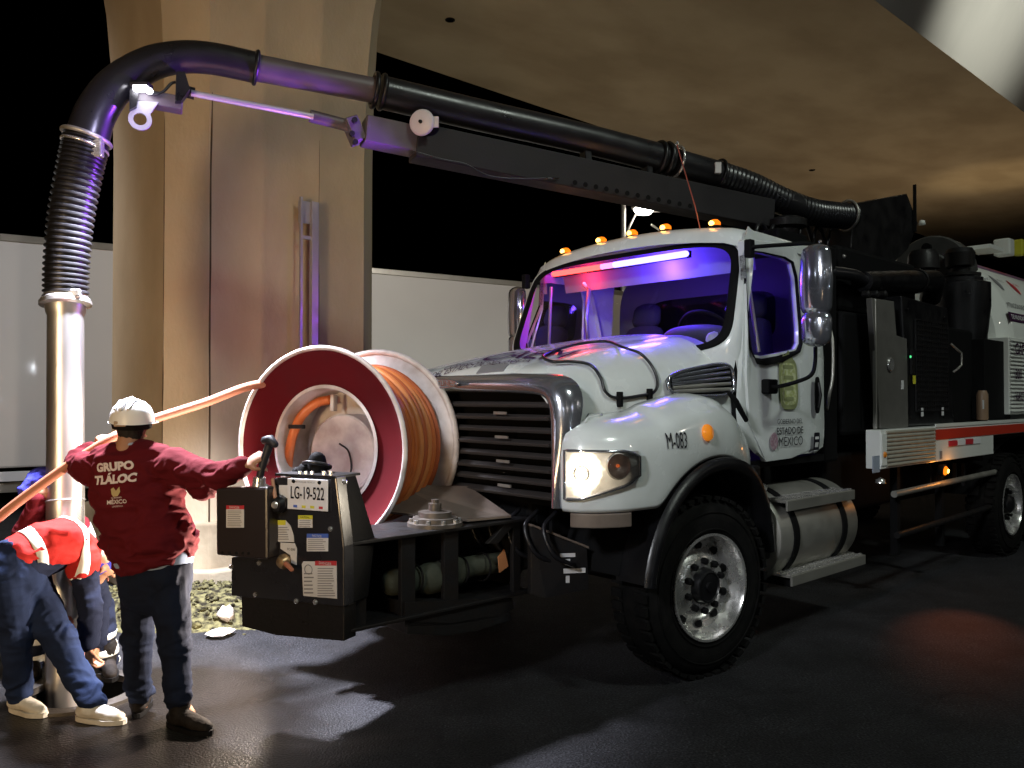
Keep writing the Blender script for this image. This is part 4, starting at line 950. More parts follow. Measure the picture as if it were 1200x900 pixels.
# emblems on the tank
for x, m_ in ((-6.15, M['s_grey']), (-6.75, M['s_red'])):
    rows = []
    for i in range(8):
        th = 44 - i * 1.6; r = 1.136; w = .07 * math.sin(math.pi * (i + .5) / 8) + .01
        rows.append([Vector((x - w - .02 * i * .3, r * math.cos(R(th)), 2.25 + r * math.sin(R(th)))), Vector((x + w - .02 * i * .3, r * math.cos(R(th)), 2.25 + r * math.sin(R(th))))])
    solidify(MB().grid(rows).obj('emblem', m_, tk), .001)
tank_text('GOBIERNO', .05, -5.72, 40, M['s_grey']); tank_text('MÉXICO', .06, -6.28, 41, M['s_grey']); tank_text('CAEM', .07, -6.88, 41, M['s_red'])
# lamp and beacon housings on top of the tank
for u, m_, w in ((1178, M['tankwhite'], .20), (1196, M['s_yel'], .12)):
    p = q(u, 290, .45); MB().box(p, (w, w, .22)).obj('work_lamp_housing', m_, T, bevel=.02)
MB().box(q(1155, 292, .35), (.5, .3, .05)).obj('walkway_plate', M['tankwhite'], T)
MB().lathe([(.04, 0), (.03, .05), (.001, .06)], q(1082, 263, .2), (0, 0, 1), 10).obj('marker_bulb', M['tankwhite'], T, smooth=180)
# black side box and louvred white locker
P = [q(1152, 397, 1.08), q(1182, 394, 1.08), q(1185, 492, 1.08), q(1155, 492, 1.08)]
bx = min(p.x for p in P); MB().box(((P[0].x + P[1].x) / 2, .85, (P[0].z + P[3].z) / 2), (abs(P[1].x - P[0].x), .50, P[0].z - P[3].z)).obj('side_box', M['matte'], T, bevel=.01)
lx0 = q(1184, 440, 1.16).x; lk = MB().box((lx0 - .9, .90, (2.30 + 1.47) / 2), (1.8, .50, .83)).obj('locker', M['tankwhite'], T, bevel=.01)
for i in range(19): MB().prism([(lx0 - .02, 1.152, 1.50 + i * .042), (lx0 - .02, 1.172, 1.505 + i * .042), (lx0 - .02, 1.152, 1.53 + i * .042)], (-1.72, 0, 0)).obj('louvre', M['tankwhite'], lk)
for s_, z, sz in (('CAP.', 2.17, .17), ('300', 1.90, .15), ('VACTOR', 1.66, .13)): text(s_, 'lettering', sz, (lx0 - .10, 1.178, z), (-1, 0, 0), (0, 0, 1), M['ink_purple'], lk, align='LEFT', bold=.003)
MB().lathe([(.05, 0), (.055, .02), (.055, .26), (.04, .3), (.001, .3)], q(1151, 492, 1.08) + Vector((0, 0, .0)), (0, 0, 1), 16).obj('filter_cup', mat('amber_cup', (.25, .16, .10), .4), T, smooth=40)
plate('label_sticker', q(1152, 474, 1.14), .04, .09, M['sticker'], T, 1.142)
M['ribpaint'] = mat('rib_paint', (.36, .34, .28), .5, var=.4, vscale=10)
# skirt: corrugated panel, white panel with red band
y = 1.20
S0, S1, S2 = q(1033, 509, y), q(1097, 503, y), q(1166, 495, y)
zt_, zb_ = 1.395, 1.085
S0.x, S1.x = q(1033, 530, y).x, q(1097, 525, y).x; S2x = q(1165, 515, y).x
sk = MB().box(((S0.x + S2x) / 2, 1.13, (zt_ + zb_) / 2), (abs(S2x - S0.x), .12, zt_ - zb_)).obj('side_skirt', M['tankwhite'], T, bevel=.006)
for i in range(9): MB().tube([(S0.x - .10, 1.192, zb_ + .025 + i * .033), (S1.x + .02, 1.192, zb_ + .025 + i * .033)], .0145, 8, flat=.7).obj('corrugated_rib', M['ribpaint'], sk, smooth=60)
MB().box((S0.x - .05, 1.195, (zt_ + zb_) / 2), (.09, .01, .25)).obj('amber_reflector_plate', M['tankwhite'], sk)
MB().lathe([(.026, 0), (.02, .012), (.001, .014)], (S0.x - .05, 1.2, 1.20), (0, 1, 0), 12).obj('amber_reflector', mat('amber_refl', (.6, .2, .02), .3), sk, smooth=60)
MB().box(((S1.x - 8.5) / 2, 1.193, 1.325), (abs(-8.5 - S1.x), .006, .09)).obj('red_band', mat('red_band', (.50, .04, .02), .4), sk)
MB().box(((S2x - 8.5) / 2, 1.16, 1.345), (abs(-8.5 - S2x), .06, .145)).obj('deck_edge', M['tankwhite'], T, bevel=.004)
MB().box(((S1.x - 8.5) / 2, 1.193, 1.405), (abs(-8.5 - S1.x) , .01, .03)).obj('deck_lip', M['tankwhite'], T)
sx0 = q(1112, 520, y).x; sx1 = q(1149, 518, y).x
for i in range(4): MB().box((sx0 + (sx1 - sx0) * (i + .5) / 4, 1.196, 1.235), (abs(sx1 - sx0) / 4 - .004, .008, .05)).obj('reflector_strip', M['s_red'] if i % 2 == 0 else M['mark'], sk)
plate('label_sticker', q(1103, 533, y), .05, .07, M['s_grey'], sk, 1.194)
p = q(1026, 543, 1.18); MB().box((p.x, 1.18, 1.13), (.12, .008, .13)).obj('data_plate', mat('data_plate', (.30, .34, .42), .4), T)
# amber side lamp and its glow
p = q(1104, 551, 1.15)
al_ = MB().lathe([(.055, -.03), (.055, .02), (.001, .02)], p, (0, 1, -.1), 18).obj('side_lamp', M['matte'], T, smooth=40)
MB().lathe([(.042, .0), (.04, .028), (.02, .045), (.001, .048)], p, (0, 1, -.1), 18).obj('lens', M['amber'], al_, smooth=60)
MB().lathe([(.020, .045), (.018, .052), (.001, .056)], p, (0, 1, -.1), 12).obj('glow_core', M['ambercore'], al_, smooth=60)
lamp('side_lamp_light', 'POINT', tw(p.x, p.y + .12, p.z), 1.3, (1, .36, .06), shadow_soft_size=.03)
lamp('side_lamp_beam', 'SPOT', tw(p.x, p.y + .09, p.z), 42, (1, .24, .10), at(1128, 742, 5.85) , spot_size=R(30), spot_blend=1.0, shadow_soft_size=.04)
for u in (1088, 1095, 1118, 1128): MB().box(q(u, 556, 1.05), (.03, .03, .22)).obj('hanger_rod', M['frame'], T)
for (a, b) in (((1047, 579), (1165, 553)), ((1050, 627), (1165, 592))):
    MB().tube([q(*a, 1.15), q(*b, 1.15)], .028, 12).obj('guard_rail', M['brushed'] if a[1] < 600 else M['frame'], T, smooth=60)
for u, v in ((1048, 590), (1100, 585), (1160, 572)): MB().box(q(u, v, 1.08) - Vector((0, 0, .05)), (.06, .06, .75)).obj('guard_post', M['matte'], T)
MB().lathe([(.04, 0), (.035, .03), (.001, .05)], q(1031, 566, 1.1), (0, 0, 1), 12).obj('tank_cap', M['alu'], T, smooth=60)
MB().box((-3.4, .55, .95), (2.6, .6, .5)).obj('underbody_box', M['matte'], T, bevel=.03)
MB().box((-5.2, 0, 1.0), (.1, 2.1, .5)).obj('mud_flap', M['matte'], T)
rows = [[Vector((-6.2 + 1.36 * math.cos(R(5) + R(170) * i / 14), yy, .62 + .60 * math.sin(R(5) + R(170) * i / 14))) for yy in (1.10, .6)] for i in range(15)]
MB().grid(rows).obj('rear_mudguard', M['matte'], T, smooth=180)

M['arm'] = mat('arm_paint', (.020, .019, .021), .5, var=.4, vscale=5, bump=.08, rvar=.1)
# ---- extended front bumper carrying the reel
yb = .56
def fb(u, v, y=yb): return ty(u, v, y)
bm_ = MB().box((1.50, yb - .18, .955), (1.24, .40, .018)).obj('bumper_top_plate', M['frame'], T, bevel=.004)
MB().box((1.50, yb - .18, .54), (1.24, .40, .018)).obj('bumper_bottom_plate', M['frame'], T, bevel=.004)
for x, w in ((2.04, .14), (1.72, .09), (1.44, .10), (.96, .06)): MB().box((x, yb - .03, .745), (w, .03, .40)).obj('bumper_post', M['frame'], T, bevel=.004)
MB().box((1.5, yb - .36, .745), (1.2, .02, .40)).obj('bumper_web', M['matte'], T)
MB().tube(spline([(1.75, yb - .12, .70), (1.5, yb - .10, .69), (1.25, yb - .11, .71), (1.0, yb - .13, .70)], 6), [.07] * 5 + [.085] * 6 + [.06] * 8, 14, flat=.85, rnd=True).obj('wrapped_hose_bundle', M['tarp'], T, smooth=180)
for x in (1.62, 1.47, 1.31, 1.15): MB().ring((x, yb - .105, .70), (1, 0, .1), .078, .006, 20, 6).obj('bundle_tie', M['matte'], T, smooth=180)
MB().prism([(1.06, yb - .06, .66), (1.0, yb - .05, .69), (1.03, yb - .05, .79), (1.07, yb - .06, .75)], (0, .006, 0)).obj('orange_flag', mat('flag', (.42, .18, .07), .7), T)
E1 = [fb(622, 616, .62), fb(688, 642, .80), fb(690, 690, .80), fb(640, 700, .68), fb(622, 696, .62)]
ep = MB().prism(E1, (.0, -.03, 0)).obj('bumper_end_plate', M['frame'], T, bevel=.004)
MB().prism([E1[0] + Vector((0, .012, .0)), E1[1] + Vector((0, .012, 0)), E1[1] + Vector((-.02, -.25, .0)), E1[0] + Vector((0, -.25, .0))], (0, 0, .012)).obj('end_plate_lip', M['wing'], ep)
for u, v, w, h in ((665, 650, .09, .022), (665, 658, .03, .035), (673, 668, .13, .028), (665, 678, .022, .04)):
    k = (u - 622) / 66; p = fb(u, v, .62 + .18 * k + .004)
    d = (E1[1] - E1[0]); d.z = 0; d.normalize(); MB().box(p, (w, .003, h), (d, Vector((-d.y, d.x, 0)), Vector((0, 0, 1)))).obj('label_sticker', M['sticker'], ep)
# main bumper beam across the nose
MB().box((.86, 0, .80), (.16, 1.05, .30)).obj('bumper_beam', M['frame'], T, bevel=.02)
MB().prism([(1.30, yb - .05, .975), (1.02, yb + .0, .975), (.95, .1, 1.10), (1.2, -.25, 1.10), (1.5, -.3, .975)], (0, 0, .012)).obj('tilt_plate', M['wing'], T)
hk = [fb(571, 637), fb(580, 628), fb(592, 613), fb(608, 607), fb(624, 610), fb(634, 618), fb(644, 628), fb(636, 630), (fb(624, 622)), fb(612, 614), fb(602, 617), fb(592, 627), fb(584, 637)]
MB().prism(hk, (0, -.03, 0)).obj('tow_hook', M['frame'], T, bevel=.004)
M['worn_steel'] = mat('worn_steel', (.16, .14, .12), .45, .6, var=.6, vscale=14, rvar=.1)
pv = fb(510, 628, yb - .12)
pv.z = .965
MB().lathe([(.15, 0), (.15, .02), (.12, .022), (.12, .045), (.09, .048), (.09, .075), (.035, .08), (.035, .12), (.02, .122), (.02, .14), (.001, .14)], pv, (0, 0, 1), 32).obj('pivot_flange', M['worn_steel'], T, smooth=30)
for k in range(10):
    a = 2 * math.pi * k / 10; MB().lathe([(.012, 0), (.012, .02), (.001, .02)], pv + Vector((.13 * math.cos(a), .13 * math.sin(a), .02)), (0, 0, 1), 6).obj('bolt', M['alu'], T)
# lower swing plates
MB().prism([fb(475, 705), fb(600, 700), fb(602, 712), fb(585, 722), fb(530, 731), fb(475, 733)], (0, -.5, 0)).obj('swing_plate', M['frame'], T)
MB().prism([Vector((p.x, p.y, p.z)) for p in (fb(478, 726), fb(530, 728), fb(598, 716), fb(600, 726), (fb(560, 738)), fb(525, 744), fb(478, 742))], (0, -.3, 0)).obj('swing_plate', M['frame'], T, bevel=.004)
rng = random.Random(5)
for i in range(6):
    a = Vector((.95 - .03 * i, .1 + .12 * i, 1.0)); MB().tube(spline([a, a + Vector((.12, .02, -.08)), a + Vector((.10, .08, -.22)), a + Vector((-.05, .1, -.3))], 5), .014, 6).obj('hydraulic_line', M['hose_black'], T, smooth=180)

# ================================================================ suction boom
PA = Vector((-2.86, 5.16, 0)); PB = tw(-3.35, .55, 0)
bd_ = (PB - PA); bd_.z = 0; bd_.normalize(); bn = Vector((bd_.y, -bd_.x, 0))
BM = empty('suction_boom', PB, 0, 'long black suction boom arching from the truck over the workers', 'boom')
BM.location = (PB.x, PB.y, 0)
def bw(u, v, off=0): return on_plane(u, v, PA + bn * off, bn) - Vector((PB.x, PB.y, 0))
el = spline([bw(100, 160), bw(111, 128), bw(134, 97), bw(170, 74), bw(205, 65), bw(245, 66), bw(298, 77)], 7)
MB().tube(el, [.128 - .024 * min(1, i / (len(el) - 1) * 1.6) for i in range(len(el))], 32).obj('elbow_tube', M['hose_black'], BM, smooth=60)
MB().ring(bw(298, 77), bw(310, 80) - bw(290, 75), .105, .016, 32, 8).obj('clamp_ring', M['black'], BM, smooth=180)
M['tubepurple'] = mat('grey_tube_paint', (.10, .085, .095), .4, rvar=.1, vscale=6, bump=.05, var=.4)
MB().tube([bw(298, 77), bw(365, 90), bw(437, 104)], [.09, .088, .09], 32).obj('inner_tube', M['tubepurple'], BM, smooth=60)
for t in ((438, 104), (447, 106)): MB().ring(bw(*t), bw(450, 107) - bw(430, 102), .118, .018, 32, 8).obj('clamp_ring', M['black'], BM, smooth=180)
mt = spline([bw(445, 106), bw(560, 133), bw(680, 160), bw(786, 187)], 6)
MB().tube(mt, .118, 32).obj('outer_tube', M['hose_black'], BM, smooth=60)
for u, v, m_, t_, r_ in ((772, 184, 'black', .02, .13), (780, 186, 'black', .02, .135), (792, 189, 'alu', .012, .135)):
    MB().ring(bw(u, v), bw(800, 191) - bw(770, 183), r_, t_, 32, 8).obj('clamp_ring', M[m_], BM, smooth=180)
MB().tube([bw(788, 175), bw(795, 165)], .012, 6).obj('clamp_bolt', M['alu'], BM)
MB().tube([bw(790, 189), bw(840, 203)], [.115, .115], 28).obj('hose_cuff', M['hose_black'], BM, smooth=60)
MB().ring(bw(842, 203), bw(850, 206) - bw(834, 200), .125, .012, 32, 8).obj('clamp_ring', M['black'], BM, smooth=180)
MB().box(bw(842, 196, .12), (.05, .05, .09)).obj('clamp_lug', M['sticker'], BM)
ch = spline([bw(842, 204), bw(880, 217), bw(915, 234), bw(950, 247), bw(975, 251), bw(1000, 253)], 16)
MB().tube(ch, [.116 + .006 * (i % 2) for i in range(len(ch))], 28).obj('corrugated_hose', M['hose_black'], BM, smooth=30)
MB().ring(bw(994, 252), bw(1000, 252) - bw(985, 251), .135, .014, 32, 8).obj('clamp_ring', M['brushed'], BM, smooth=180)
# arm below the hose
def beam(a, b, w, h, m, name, mb=None):
    mb = MB(); X, A_, B_2 = basis(b - a, (0, 0, 1)); mb.box((a + b) / 2, ((b - a).length, h, w), (X, A_, X.cross(A_))); return mb.obj(name, m, BM, bevel=.008)
beam(bw(425, 152), bw(500, 168), .18, .19, M['tubepurple'], 'telescopic_arm')
beam(bw(484, 166), bw(900, 252), .20, .25, M['arm'], 'main_arm')
for i in range(12):
    u = 674 + i * 12.3; p = bw(u, 213 + (u - 674) * .205, .127); MB().lathe([(.020, 0), (.020, .003), (.001, .003)], p, bn, 12).obj('arm_hole', M['matte'], BM)
for u in (686, 758): beam(bw(u, 172 + (u - 686) * .23), bw(u + 2, 194 + (u - 686) * .23), .10, .06, M['black'], 'hose_saddle')
cb_ = MB().tube(spline([bw(484, 176, .12), bw(520, 186, .12), bw(545, 191, .12), bw(570, 204, .12), bw(600, 208, .12), bw(655, 208, .12)], 6), .006, 6).obj('cable', M['hose_black'], BM, smooth=180)
# hydraulic cylinder
MB().tube([bw(222, 107, .03), bw(366, 135, .03)], .022, 16).obj('piston_rod', mat('rod_chrome', (.8, .8, .82), .25, .6), BM, smooth=60)
MB().tube([bw(362, 134), bw(412, 147)], .043, 20).obj('cylinder_barrel', M['tubepurple'], BM, smooth=60)
MB().tube([bw(206, 103), bw(226, 108)], .04, 12).obj('rod_end', M['black'], BM, smooth=60)
beam(bw(408, 138), bw(420, 166), .16, .09, M['tubepurple'], 'arm_bracket')
for u, v in ((414, 140), (411, 156), (415, 166)): MB().lathe([(.02, 0), (.02, .03), (.001, .03)], bw(u, v, .1), bn, 8).obj('bolt', M['frame'], BM)
# round reel cap with tab
dc = bw(494, 142, .16); dn = (Vector((-.25, -1, -.1))).normalized()
M['cap'] = mat('cap_white', (.62, .6, .66), .4, bump=.05)
cp_ = MB().lathe([(.001, .028), (.03, .028), (.075, .022), (.088, .016), (.095, .0), (.09, -.01)], dc, dn, 32).obj('round_cap', M['cap'], BM, smooth=60)
MB().lathe([(.014, .02), (.012, .045), (.001, .05)], dc, dn, 12).obj('bolt', M['frame'], cp_, smooth=40)
MB().box(dc + Vector((.095, -.01, .0)), (.05, .02, .075)).obj('cap_tab', M['cap'], cp_)
MB().tube([dc - dn * .30 + Vector((-.08, 0, -.02)), dc - dn * .12], [.10, .09], 24, rnd=True).obj('motor_drum', M['matte'], BM, smooth=60)
# tip bracket, shackle plate, work lamps
beam(bw(158, 112), bw(212, 122), .12, .09, M['tubepurple'], 'tip_bracket')
MB().prism([bw(204, 88, .02), bw(214, 88, .02), bw(220, 108, .02), bw(210, 122, .02), bw(203, 122, .02)], bn * .10).obj('tip_gusset', M['black'], BM)
MB().prism([bw(150, 108, .02), bw(162, 104, .02), bw(158, 128, .02), bw(150, 132, .02)], bn * .09).obj('tip_gusset', M['black'], BM)
MB().tube(spline([bw(166, 100, .08), bw(175, 108, .1), bw(188, 106, .1), bw(198, 96, .08), bw(204, 94, .06)], 5), .009, 6).obj('cable', M['hose_black'], BM, smooth=180)
so = []; si = []
cc = bw(162, 139, .05); e0 = bw(157, 118, .05); e1_ = bw(186, 119, .05)
for k in range(32):
    a = 2 * math.pi * k / 32; d = bd_ * math.cos(a) + Vector((0, 0, 1)) * math.sin(a)
    if R(35) < a < R(155): so.append(e1_.lerp(e0, (a - R(35)) / R(120)))
    else: so.append(cc + d * .070)
    si.append(cc + d * .040)
M['plate'] = mat('shackle_paint', (.30, .30, .34), .45, bump=.05)
MB().grid([so, si, [p + bn * .02 for p in si], [p + bn * .02 for p in so], so], closed=True).obj('shackle_plate', M['plate'], BM, smooth=30)
wl = bw(163, 103, .13)
h_ = MB().box(wl + Vector((0, 0, .025)), (.12, .08, .03)).obj('work_lamp', M['black'], BM, bevel=.006)
MB().box(wl + bn * .02, (.09, .05, .035)).obj('lens', M['work'], h_, bevel=.008)
MB().lathe([(.02, 0), (.016, .02), (.001, .024)], bw(173, 105, .16), bn, 10).obj('lens', M['work'], h_, smooth=180)
Wl = wl + Vector((PB.x, PB.y, 0)) + bn * .22 + Vector((.08, 0, -.16))
lamp('work_light_beam', 'SPOT', Wl, 3400, (.86, .87, 1.0), (-2.2, 5.0, 0), spot_size=R(88), spot_blend=.6, shadow_soft_size=.12)
lamp('work_light_glow', 'POINT', bw(140, 125, .42) + Vector((PB.x, PB.y, 0)), 7, (.66, .62, 1.0), shadow_soft_size=.03)
# hanging corrugated hose
top = bw(100, 158); bot = bw(76, 352)
hp_ = spline([top, bw(92, 195), bw(82, 250), bw(77, 305), bot], 30)
n_ = len(hp_); rr = [(.130 - .008 * i / n_) + (.010 if (i % 4) in (1, 2) else -.004) for i in range(n_)]
MB().tube(hp_, rr, 32).obj('corrugated_drop_hose', M['hose_black'], BM, smooth=50)
MB().ring(bw(99, 160), el[1] - el[0], .142, .015, 36, 8).obj('clamp_ring', M['brushed'], BM, smooth=180)
MB().ring(bw(97, 170), el[1] - el[0], .136, .010, 36, 8).obj('clamp_ring', M['alu'], BM, smooth=180)
MB().box(bw(112, 172, .10), (.07, .05, .12)).obj('clamp_lug', M['alu'], BM, bevel=.01)
MB().box(bw(86, 343, .12), (.08, .03, .05)).obj('clamp_lug', M['alu'], BM, bevel=.01)
# metal pipe
pt = bot; ptw = pt + Vector((PB.x, PB.y, 0)); pe = Vector((MH.x - .12, MH.y + .08, -.5)) - Vector((PB.x, PB.y, 0))
ax = (pe - pt).normalized()
mp_ = MB().lathe([(.128, -.03), (.128, .0), (.150, .01), (.150, .03), (.118, .04), (.112, .08), (.104, .10), (.104, (pe - pt).length), (.098, (pe - pt).length), (.098, .0)], pt, ax, 48).obj('suction_pipe', M['pipe'], BM, smooth=35)
MB().ring(pt + ax * .0, ax, .130, .012, 36, 8).obj('clamp_ring', M['alu'], mp_, smooth=180)
MB().ring(pt + ax * 1.25, ax, .106, .005, 36, 6).obj('weld_ring', M['pipe'], mp_, smooth=180)
# ================================================================ hose reel and its control cabinet
RC = at(374, 525, 4.85); RX = Vector((.91, -.41, 0)).normalized(); RY = Vector((.41, .91, 0)).normalized()
RO = Vector((RC.x, RC.y, 0)); RZc = RC.z
RL = empty('hose_reel', RO, math.atan2(RX.y, RX.x), 'maroon and white jetting hose reel wound with orange hose and black control cabinet', 'hose reel')
def rw(P): d = P - RO; return Vector((d.dot(RX), d.dot(RY), P.z))
def rp(u, v, y): return rw(on_plane(u, v, RO + RY * y, RY))
CY = Vector((0, 1, 0)); cz = Vector((0, 0, RZc))
RR = .60
# front flange: rim, maroon dish, recessed hub
MB().ring(cz, CY, RR - .012, .015, 72, 10).obj('flange_rim', M['reelwhite'], RL, smooth=180)
MB().lathe([(RR - .02, .0), (RR - .045, .02), (.50, .045), (.42, .060), (.365, .065), (.365, .085), (.50, .07), (RR - .02, .03)], cz, CY, 72, closed=True).obj('flange', M['maroon'], RL, smooth=40)
MB().lathe([(.372, .052), (.362, .058), (.355, .09), (.350, .52), (.345, .52), (.34, .09), (.352, .05)], cz, CY, 64, closed=True).obj('drum', M['reelwhite'], RL, smooth=40)
MB().lathe([(.001, .34), (.345, .34), (.345, .36), (.001, .36)], cz, CY, 64).obj('drum_plate', M['reelwhite'], RL, smooth=30)
MB().lathe([(.001, .17), (.225, .17), (.235, .18), (.235, .34)], cz + Vector((.04, 0, -.04)), CY, 48).obj('bearing_cover', mat('cover_plate', (.55, .50, .49), .6, var=.9, vscale=5, col2=(.30, .24, .23), bump=.15), RL, smooth=30)
# far flange
fz_ = cz + CY * .60
MB().ring(fz_, CY, RR - .012, .022, 72, 10).obj('flange_rim', M['reelwhite'], RL, smooth=180)
MB().lathe([(RR - .02, -.012), (.50, -.03), (.36, -.04), (.30, -.04), (.30, .0), (.50, .0), (RR - .02, .012)], fz_, CY, 72, closed=True).obj('flange', M['reelwhite'], RL, smooth=40)
# hose wraps
cols = [M['orange'], mat('orange_hose_dark', (.46, .10, .025), .45, var=.5, vscale=9, col2=(.25, .06, .02)), mat('orange_hose_pale', (.70, .24, .07), .42, var=.4, vscale=9)]
rng = random.Random(2)
for k in range(10):
    y = .095 + k * .049; r = .475 + rng.uniform(-.008, .012)
    MB().tube([cz + Vector((r * math.cos(a) , y + .008 * math.sin(a * 1 + k), r * math.sin(a))) for a in [2 * math.pi * i / 64 for i in range(64)]], .0255, 8, closed=True).obj('hose_coil', cols[rng.choice((0, 0, 1, 2))], RL, smooth=180)
for k in range(9):
    y = .12 + k * .049; MB().ring(cz + CY * y, CY, .435, .0255, 48, 6).obj('hose_coil', cols[1], RL, smooth=180)
# inlet hose inside the drum
ih = [rp(388, 468, .22), rp(370, 473, .2), rp(354, 487, .16), rp(346, 503, .12), rp(341, 520, .12), rp(338, 545, .14), rp(338, 570, .16)]
MB().tube(spline(ih, 6), .029, 12).obj('inlet_hose', M['orange'], RL, smooth=180)
MB().box(rp(348, 500, .09), (.11, .03, .025)).obj('hose_clip', M['frame'], RL, bevel=.004)
MB().box(rp(391, 472, .2), (.025, .04, .10)).obj('hose_fitting', M['reelwhite'], RL, bevel=.004)
MB().tube(spline([rp(398, 520, .16), rp(408, 528, .15), rp(412, 545, .15), rp(410, 560, .15)], 5), .006, 6).obj('wire', M['frame'], RL)
# cabinet
yf = -.74
def bp(u, v, y=yf): return rp(u, v, y)
def cz3(x, y): return (240 + x / 3.913, 530 + y / 3.913)
def face(pts, depth, name, m, y=yf, bev=.006, par=None):
    P = [bp(*cz3(*p), y) for p in pts]
    return MB().prism(P, (0, depth, 0)).obj(name, m, par or RL, bevel=bev)
M['cabinet'] = mat('cabinet_black', (.017, .017, .020), .30, bump=.03, bscale=50, rvar=.08, vscale=6, coat=.2)
cab_ = face([(320, 118), (602, 110), (640, 430), (642, 705), (125, 655), (125, 480), (285, 470)], .08, 'control_cabinet', M['cabinet'])
face([(170, 645), (642, 700), (642, 862), (330, 835), (175, 795)], .10, 'lower_skirt', M['frame'], yf + .03, par=cab_)
face([(52, 165), (288, 158), (292, 492), (55, 470)], .10, 'junction_box', mat('junction_box', (.028, .022, .022), .28, bump=.03, coat=.3), yf - .08, .012, par=cab_)
w0, w1 = bp(*cz3(602, 110)), bp(*cz3(640, 430)); w2 = bp(*cz3(642, 700))
MB().prism([w0 + Vector((-.002, .04, -.004)), w0 + Vector((-.002, .16, -.004)), w1 + Vector((-.002, .26, 0)), w2 + Vector((-.002, .20, 0)), w2 + Vector((-.002, .04, 0)), w1 + Vector((-.002, .04, 0))], (-.012, 0, 0)).obj('side_wing', M['matte'], cab_)
MB().box(bp(*cz3(470, 400), yf + .14), (.28, .12, .5)).obj('cabinet_core', M['matte'], cab_)
# top plate, handles, black fittings
tp = bp(*cz3(460, 108)); MB().box(tp + Vector((0, .10, .0)), (.36, .20, .012)).obj('top_plate', M['frame'], cab_)
for u, v, r, h in ((372, 556, .055, .12), (358, 556, .05, .07), (349, 556, .038, .06)):
    p = bp(u, v, yf + .14); MB().tube([p + Vector((0, 0, -.02)), p + Vector((0, 0, h - .05))], [r, r * .8], 18, rnd=True).obj('gauge_cap', M['matte'], cab_, smooth=60)
MB().ring(bp(372, 545, yf + .12), (0, .3, 1), .066, .010, 28, 6).obj('cap_ring', M['black'], cab_, smooth=180)
for u in (352, 359, 366, 380, 388): MB().lathe([(.011, 0), (.011, .02), (.001, .022)], bp(u, 557, yf + .03), (0, 0, 1), 8).obj('bolt', M['alu'], cab_)
# joystick
js = bp(300, 566, yf - .02)
jt_ = bp(316, 519, yf + .0)
M['grip'] = mat('grip_rubber', (.02, .02, .024), .45, bump=.1)
st_ = MB().tube([js + Vector((.02, 0, -.03)), js + Vector((.025, 0, .03))], [.035, .03], 14).obj('joystick', M['alu'], cab_, smooth=60)
MB().tube([js + Vector((.025, 0, .03)), js.lerp(jt_, .55) + Vector((.004, 0, 0)), jt_ + Vector((0, 0, -.01))], [.018, .019, .022], 14).obj('grip', M['grip'], st_, smooth=60)
MB().tube([jt_ + Vector((-.028, 0, .012)), jt_ + Vector((.005, 0, .014)), jt_ + Vector((.034, 0, -.006))], [.020, .027, .018], 14, rnd=True).obj('grip_head', M['grip'], st_, smooth=180)
MB().tube([bp(320, 562, yf - .01), bp(323, 582, yf - .04)], [.009, .010], 8, rnd=True).obj('lever', mat('copper_lever', (.42, .22, .14), .5), cab_, smooth=60)
MB().lathe([(.04, 0), (.045, .03), (.03, .05), (.001, .055)], bp(331, 590, yf), (0, -1, 0), 18).obj('valve_knob', M['black'], cab_, smooth=30)
MB().lathe([(.02, .05), (.015, .06), (.001, .06)], bp(331, 590, yf), (0, -1, 0), 10).obj('bolt', M['alu'], cab_)
MB().lathe([(.038, .0), (.036, .02), (.022, .04), (.001, .045)], bp(335, 657, yf), (0, -1, 0), 14).obj('drain_valve', mat('brass', (.45, .30, .16), .35, .8), cab_, smooth=40)
MB().tube([bp(336, 660, yf - .05), bp(343, 667, yf - .07)], [.013, .010], 8, rnd=True).obj('valve_handle', M['hose_pale'], cab_, smooth=60)
for x, y_ in ((285, 155), (580, 350), (295, 428), (238, 648), (425, 678), (512, 683), (643, 135), (128, 522), (255, 505)):
    MB().lathe([(.013, .0), (.013, .006), (.008, .012), (.001, .012)], bp(*cz3(x, y_)), (0, -1, 0), 10).obj('bolt', M['alu'], cab_)
for x in (85, 118, 150, 180, 205): MB().lathe([(.008, .0), (.007, .006), (.001, .006)], bp(*cz3(x, 455 + x * .03), yf - .08), (0, -1, 0), 8).obj('bolt', M['frame'], cab_)
MB().box(bp(*cz3(472, 776), yf + .04), (.05, .02, .018)).obj('latch', M['alu'], cab_, bevel=.003)
MB().box(bp(*cz3(484, 735), yf + .04), (.012, .02, .06)).obj('latch', M['frame'], cab_, bevel=.003)
# labels
def lab(x0, y0, x1, y1, m, d=.004, y=yf, par=cab_, name='warning_label'):
    P = [bp(*cz3(a, b), y - d) for a, b in ((x0, y0), (x1, y0), (x1, y1), (x0, y1))]
    return MB().prism(P, (0, .002, 0)).obj(name, m, par)
def lines(x0, y0, x1, y1, n, y=yf, m='s_grey'):
    mb = MB(); 
    for i in range(n):
        yy = y0 + (y1 - y0) * (i + .5) / n; rng_ = random.Random(i * 7 + n); xx = x1 - (x1 - x0) * rng_.uniform(0, .25); h = (y1 - y0) / n * .16
        P = [bp(*cz3(a, b), y - .0065) for a, b in ((x0, yy - h), (xx, yy - h), (xx, yy + h), (x0, yy + h))]; mb.prism(P, (0, .001, 0))
    mb.obj('print', M[m], cab_)
lab(430, 288, 496, 344, M['sticker']); lab(430, 288, 496, 306, M['s_yel'], .006); lines(436, 308, 490, 342, 4)
lab(470, 372, 568, 452, M['sticker']); lab(470, 372, 568, 391, M['s_blue'], .006); lines(476, 395, 562, 448, 6)
